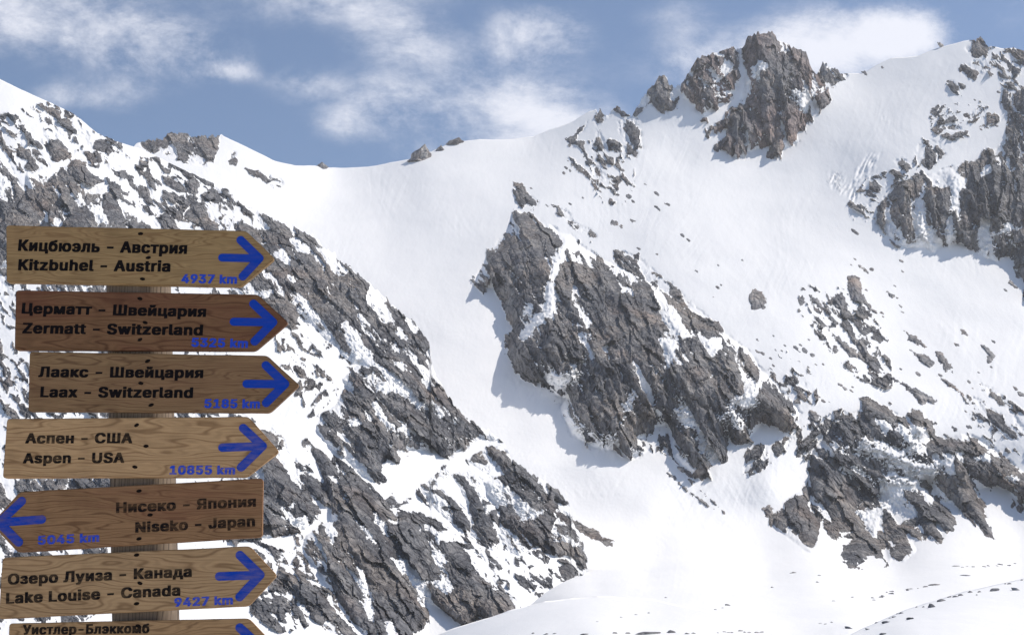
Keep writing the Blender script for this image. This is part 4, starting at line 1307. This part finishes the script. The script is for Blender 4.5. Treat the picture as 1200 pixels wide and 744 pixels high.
def text_mesh(body):
    c = bpy.data.curves.new('lettering', 'FONT')
    c.body = body
    c.size = 1.0
    if FONT:
        c.font = FONT
    c.space_character = 1.09
    c.space_word = 0.9
    c.resolution_u = 4
    c.fill_mode = 'NONE'
    o = bpy.data.objects.new('lettering', c)
    COL.objects.link(o)
    dg = bpy.context.evaluated_depsgraph_get()
    me = bpy.data.meshes.new_from_object(o.evaluated_get(dg))
    bpy.data.objects.remove(o)
    bpy.data.curves.remove(c)
    P = [v.co.copy() for v in me.vertices]
    nb = {}
    for e in me.edges:
        i, j = e.vertices
        nb.setdefault(i, []).append(j)
        nb.setdefault(j, []).append(i)
    bpy.data.meshes.remove(me)
    seen, loops = set(), []
    for v in sorted(nb):
        if v in seen:
            continue
        l, cur = [v], v
        seen.add(v)
        while True:
            nx = [w for w in sorted(nb[cur], key=lambda q: (q != cur + 1)) if w not in seen]
            if not nx:
                break
            cur = nx[0]
            seen.add(cur)
            l.append(cur)
        o_ = []
        for i in l:
            if not o_ or (P[i] - o_[-1]).length > 1e-4:
                o_.append(P[i])
        if len(o_) > 2 and (o_[0] - o_[-1]).length < 1e-4:
            o_.pop()
        if len(o_) > 2:
            loops.append(o_)

    def area(l):
        return sum(p.x * q.y - q.x * p.y for p, q in zip(l, l[1:] + l[:1])) / 2

    def inside(p, l):
        r = False
        for p0, p1 in zip(l, l[1:] + l[:1]):
            if (p0.y > p.y) != (p1.y > p.y) and p.x < (p1.x - p0.x) * (p.y - p0.y) / (p1.y - p0.y) + p0.x:
                r = not r
        return r
    A = [area(l) for l in loops]
    sgn = 1 if A[max(range(len(A)), key=lambda i: abs(A[i]))] > 0 else -1
    outer = [l for l, q in zip(loops, A) if q * sgn > 0]
    holes = [l for l, q in zip(loops, A) if q * sgn < 0]
    own = {}
    for h in holes:
        cand = [i for i, l in enumerate(outer) if inside(h[0], l)]
        if cand:
            own.setdefault(min(cand, key=lambda i: abs(area(outer[i]))), []).append(h)
    vs_, fs = [], []
    for i, l in enumerate(outer):
        g = [l] + own.get(i, [])
        pts2, ed2 = [], []
        for q in g:
            o0, m_ = len(pts2), len(q)
            pts2 += [Vector((p.x, p.y)) for p in q]
            ed2 += [(o0 + k, o0 + (k + 1) % m_) for k in range(m_)]
        ov, _e, of, *_r = delaunay_2d_cdt(pts2, ed2, [], 0, 1e-5)
        b0 = len(vs_)
        vs_ += [Vector((p.x, p.y, (i % 2) * .0012)) for p in ov]
        for t in of:
            c_ = sum((ov[k] for k in t), Vector((0, 0))) / len(t)
            if inside(c_, l) and not any(inside(c_, h) for h in own.get(i, [])):
                fs.append(tuple(b0 + k for k in t))
    return vs_, fs


CAPH = max(v.y for v in text_mesh('E')[0])


def add_text(bm, body, p0, p1, cap, org, y, heavy=.043, thin=.020):
    """letters from p0 to p1 (photo pixels of the baseline), thickened like a heavy humanist face"""
    vs_, fs = text_mesh(body)
    x0, x1 = min(v.x for v in vs_), max(v.x for v in vs_)
    a, b = on_plane(*p0, y), on_plane(*p1, y)
    ex = (b - a)
    ln = ex.length
    ex.normalize()
    ez = Vector((-ex.z, 0, ex.x))
    capm = (on_plane(p0[0], p0[1] - cap, y) - a).length
    sz = (capm / CAPH) / 1.04
    sx = ln / (x1 - x0 + 2 * heavy)
    k = 0
    offs = [(dx, dz) for dx in (-1, -.34, .34, 1) for dz in (-1, 0, 1)]
    for dx, dz in offs:
        vv = []
        for v in vs_:
            q = a + ex * ((v.x - x0 + heavy + dx * heavy) * sx) + ez * ((v.y + dz * thin) * sz)
            q.y = y - .0004 - k * .00006 - v.z * .02
            vv.append(bm.verts.new(q - org))
        for f in fs:
            try:
                bm.faces.new([vv[i] for i in f])
            except ValueError:
                pass
        k += 1


def stroke(bm, p, q, wid, org, y, lift):
    a, b = on_plane(*p, y), on_plane(*q, y)
    r = wid / 2 * y / FPX / CP
    d = (b - a).normalized()
    ang = math.atan2(d.z, d.x)
    pts = []
    for i in range(13):
        t = ang + math.pi / 2 + math.pi * i / 12
        pts.append(a + Vector((math.cos(t), 0, math.sin(t))) * r)
    for i in range(13):
        t = ang - math.pi / 2 + math.pi * i / 12
        pts.append(b + Vector((math.cos(t), 0, math.sin(t))) * r)
    vv = []
    for p_ in pts:
        p_.y = y - lift
        vv.append(bm.verts.new(p_ - org))
    bk = []
    for p_ in pts:
        bk.append(bm.verts.new(Vector((p_.x, y + .0005, p_.z)) - org))
    bm.faces.new(vv)
    n = len(vv)
    for i in range(n):
        bm.faces.new((vv[i], bk[i], bk[(i + 1) % n], vv[(i + 1) % n]))


BOARDS = [
    dict(o=[(7, 264), (288, 270.5), (322, 303), (282, 336), (7.5, 331)], L=[('Кицбюэль - Австрия', (21, 293.7), (219, 297.3), 13), ('Kitzbuhel - Austria', (21, 316.4), (199.5, 318.2), 12.6)],
         d=('4937 km', (212.4, 331.3), (277.6, 332.3), 10), a=[(260.5, 302), (304, 303), (282, 281.5), (284.5, 324)], s=[(164.7, 274), (173.8, 302), (167, 327)],
         c=((0.285, 0.185, 0.085), (0.205, 0.122, 0.055), (0.29, 0.165, 0.08)), red=.25, w=.05, lab='light tan arrow board reading Kitzbuhel - Austria, 4937 km'),
    dict(o=[(18.5, 340), (302, 345), (338, 378), (299, 411), (17, 410)], L=[('Церматт - Швейцария', (25.2, 367), (241.3, 371), 12), ('Zermatt - Switzerland', (26, 390.2), (237.6, 392.6), 12)],
         d=('5325 km', (224.2, 405.8), (290.4, 407.3), 10), a=[(274, 377), (320, 377.7), (297, 356), (298.5, 400)], s=[(164, 350), (170, 378), (164, 398)],
         c=((0.165, 0.086, 0.042), (0.098, 0.046, 0.022), (0.130, 0.051, 0.029)), red=.75, w=.05, lab='dark reddish arrow board reading Zermatt - Switzerland, 5325 km'),
    dict(o=[(34.6, 412), (313, 416.5), (351, 451), (316, 483.5), (33, 482)], L=[('Лаакс - Швейцария', (44.7, 441.4), (238, 442.5), 12), ('Laax - Switzerland', (47, 465), (226, 465.8), 12)],
         d=('5185 km', (239.3, 477.5), (304.5, 478), 10), a=[(289, 449.7), (334, 450), (311.5, 428), (312, 472)], s=[(173, 423), (165, 449), (177, 474.5)],
         c=((0.215, 0.130, 0.064), (0.13, 0.073, 0.036), (0.175, 0.088, 0.048)), red=.4, w=.05, lab='mid brown arrow board reading Laax - Switzerland, 5185 km'),
    dict(o=[(8, 490.5), (291, 488), (327, 529), (289, 559), (3, 560)], L=[('Аспен - США', (29.4, 519), (155, 518.8), 11.7), ('Aspen - USA', (26.6, 542.4), (145.7, 541.8), 11.7)],
         d=('10855 km', (198.6, 555.3), (275.5, 555.3), 10), a=[(260.6, 524.3), (307.8, 522.6), (285, 501.5), (282.6, 547.4)], s=[(160, 498), (171, 522.6), (158, 547)],
         c=((0.4, 0.25, 0.125), (0.25, 0.146, 0.07), (0.32, 0.18, 0.09)), red=.2, w=.4, lab='pale worn arrow board reading Aspen - USA, 10855 km'),
    dict(o=[(308, 560), (307, 629), (21, 647), (-11, 614), (23, 576)], L=[('Нисеко - Япония', (136, 600.4), (300, 593), 12), ('Niseko - Japan', (158.5, 623.6), (299, 616), 12)],
         d=('5045 km', (44.3, 637.6), (116.3, 634), 10), a=[(49, 608.4), (-1, 612), (25.5, 587), (22, 635)], s=[(163, 575), (176, 603), (163, 631)],
         c=((0.245, 0.136, 0.066), (0.145, 0.075, 0.036), (0.158, 0.066, 0.036)), red=.6, w=.75, lab='brown arrow board pointing the opposite way, reading Niseko - Japan, 5045 km'),
    dict(o=[(3, 653), (292.5, 639.5), (324.5, 674), (291, 710), (-2, 725)], L=[('Озеро Луиза - Канада', (9, 684.4), (224.8, 675), 12.3), ('Lake Louise - Canada', (7, 706.8), (211.3, 697), 12.3)],
         d=('9427 km', (204.3, 710.3), (273, 707.3), 10), a=[(257, 675), (305, 673.3), (281.2, 650.2), (280.9, 699)], s=[(160, 650), (164, 683), (160, 707)],
         c=((0.355, 0.225, 0.115), (0.22, 0.13, 0.064), (0.28, 0.16, 0.08)), red=.2, w=.45, lab='tan arrow board reading Lake Louise - Canada, 9427 km'),
    dict(o=[(10.5, 730), (291, 724), (323, 757), (291, 792), (9, 796)], L=[('Уистлер-Блэккомб', (26.5, 742.8), (175, 741), 11)],
         d=None, a=[(257, 759), (305, 757), (281, 735), (281, 781)], s=[(162, 733)],
         c=((0.335, 0.205, 0.1), (0.2, 0.115, 0.055), (0.27, 0.145, 0.07)), red=.2, w=.3, lab='lowest tan arrow board, cut off by the bottom edge'),
]
M_SCREW, _n, _l, _b = new_mat('dark_screw_metal')
_b.inputs['Base Color'].default_value = (.010, .007, .006, 1)
_b.inputs['Roughness'].default_value = .9
_b.inputs['Specular IOR Level'].default_value = .03
TH = .026
for bi, B in enumerate(BOARDS):
    y = YS + (bi % 2) * .004
    c = on_plane(sum(p[0] for p in B['o']) / 5, sum(p[1] for p in B['o']) / 5, y)
    # outline in world, rounded corners
    pts = [on_plane(*p, y) - c for p in B['o']]
    bm = bmesh.new()
    ring = []
    n = len(pts)
    for i in range(n):
        p, a, b = pts[i], pts[i - 1], pts[(i + 1) % n]
        rd = .012
        d0, d1 = (a - p).normalized(), (b - p).normalized()
        for t in (0, .25, .5, .75, 1):
            q0, q1 = p + d0 * rd * (1 - t), p + d1 * rd * t
            ring.append(q0 * (1 - t) + q1 * t)
    rw = random.Random(bi)
    # subdivide long edges with a hand-sawn wobble
    ring2 = []
    for i in range(len(ring)):
        a, b = ring[i], ring[(i + 1) % len(ring)]
        k = max(1, int((b - a).length / .05))
        for t in range(k):
            q = a.lerp(b, t / k)
            if t:
                q = q + Vector((rw.uniform(-1, 1), 0, rw.uniform(-1, 1))) * .0006
            ring2.append(q)
    fv = [bm.verts.new(q) for q in ring2]
    f = bm.faces.new(fv)
    f.normal_update()
    if f.normal.y > 0:
        f.normal_flip()
    ext = bmesh.ops.extrude_face_region(bm, geom=[f])
    bmesh.ops.translate(bm, verts=[g for g in ext['geom'] if isinstance(g, bmesh.types.BMVert)], vec=(0, TH, 0))
    bmesh.ops.recalc_face_normals(bm, faces=bm.faces)
    ed = [e for e in bm.edges if len(e.link_faces) == 2 and e.calc_face_angle(0) > 1.2]
    bmesh.ops.bevel(bm, geom=ed, offset=.003, segments=2, affect='EDGES')
    mw = wood('board_wood', *B['c'], seed=bi * 3 + 1, red=B['red'])
    o = link('signboard', bm, mw, root)
    o.location = c - ROOT
    o.rotation_euler = (0, 0, 0)
    o['label'] = B['lab']
    wc = B['c'][0]
    black = paint('black_paint', (.006, .005, .006), B['w'], tuple(x * .6 for x in wc))
    for (t, p0, p1, cap) in B['L']:
        bm = bmesh.new()
        add_text(bm, t, p0, p1, cap, c, y)
        link('lettering', bm, black, o)
    blue = paint('blue_paint', (.007, .044, .31), .10 + B['w'] * .55, tuple(x * .9 for x in wc), 30)
    if B['d']:
        bm = bmesh.new()
        add_text(bm, *B['d'], c, y)
        link('distance_lettering', bm, paint('blue_letter_paint', (.018, .058, .42), B['w'] * .6 + .1, wc, 70), o)
    bm = bmesh.new()
    t0, tip, e0, e1 = B['a']
    stroke(bm, t0, tip, 9.6, c, y, .0010)
    stroke(bm, e0, tip, 9.8, c, y, .0014)
    stroke(bm, e1, tip, 9.8, c, y, .0018)
    link('arrow', bm, blue, o)
    for (su, sv) in B['s']:
        bm = bmesh.new()
        q = on_plane(su, sv, y) - c
        bmesh.ops.create_cone(bm, cap_ends=True, segments=14, radius1=.0066, radius2=.0050, depth=.003)
        for v in bm.verts:
            v.co = Vector((v.co.x * rw.uniform(1.3, 1.7), -v.co.z - .0005, v.co.y * .9))
        o2 = link('screw', bm, M_SCREW, o)
        o2.location = q
        o2.rotation_euler = (0, rw.uniform(-.5, .5), 0)

# the post behind the boards: a weathered squared log
bm = bmesh.new()
topc, botc = on_plane(164, 277, YS + .13), None
lo = Vector((root.location.x + .0, YS + .13, -2.3))
up_ = on_plane(163.5, 338, YS + .13)
dn_ = on_plane(170.5, 718, YS + .13)
d = (dn_ - up_) / (dn_.z - up_.z)
prev = None
NA = 40
for k in range(41):
    z = -2.3 + (topc.z + 2.3) * k / 40
    ce = up_ + d * (z - up_.z)
    ring = []
    for i in range(NA):
        a = 2 * math.pi * i / NA
        # superellipse with a few drying cracks
        ca, sa = math.cos(a), math.sin(a)
        rr_ = .104 / (abs(ca) ** 3.2 + abs(sa) ** 3.2) ** (1 / 3.2)
        crack = -.010 * max(0, 1 - abs((a - 4.5 + .05 * math.sin(z * 2)) * 9)) - .007 * max(0, 1 - abs((a - 5.05 - .04 * math.sin(z * 3)) * 11))
        rr_ += crack + .0025 * math.sin(a * 5 + z * 1.3)
        ring.append(bm.verts.new(Vector((ce.x + rr_ * ca, YS + .13 + rr_ * sa, z)) - ROOT))
    if prev:
        for i in range(NA):
            bm.faces.new((prev[i], prev[(i + 1) % NA], ring[(i + 1) % NA], ring[i]))
    prev = ring
bm.faces.new(prev)
mpst = wood('post_wood', (.20, .155, .115), (.085, .066, .052), (.14, .105, .08), 33, .5)
for nd in mpst.node_tree.nodes:
    if nd.type == 'MAPPING':
        s_ = nd.inputs['Scale'].default_value
        nd.inputs['Scale'].default_value = (s_[2], s_[1], s_[0])
    if nd.type == 'TEX_WAVE':
        nd.bands_direction = 'X'
link('post', bm, mpst, root, True)
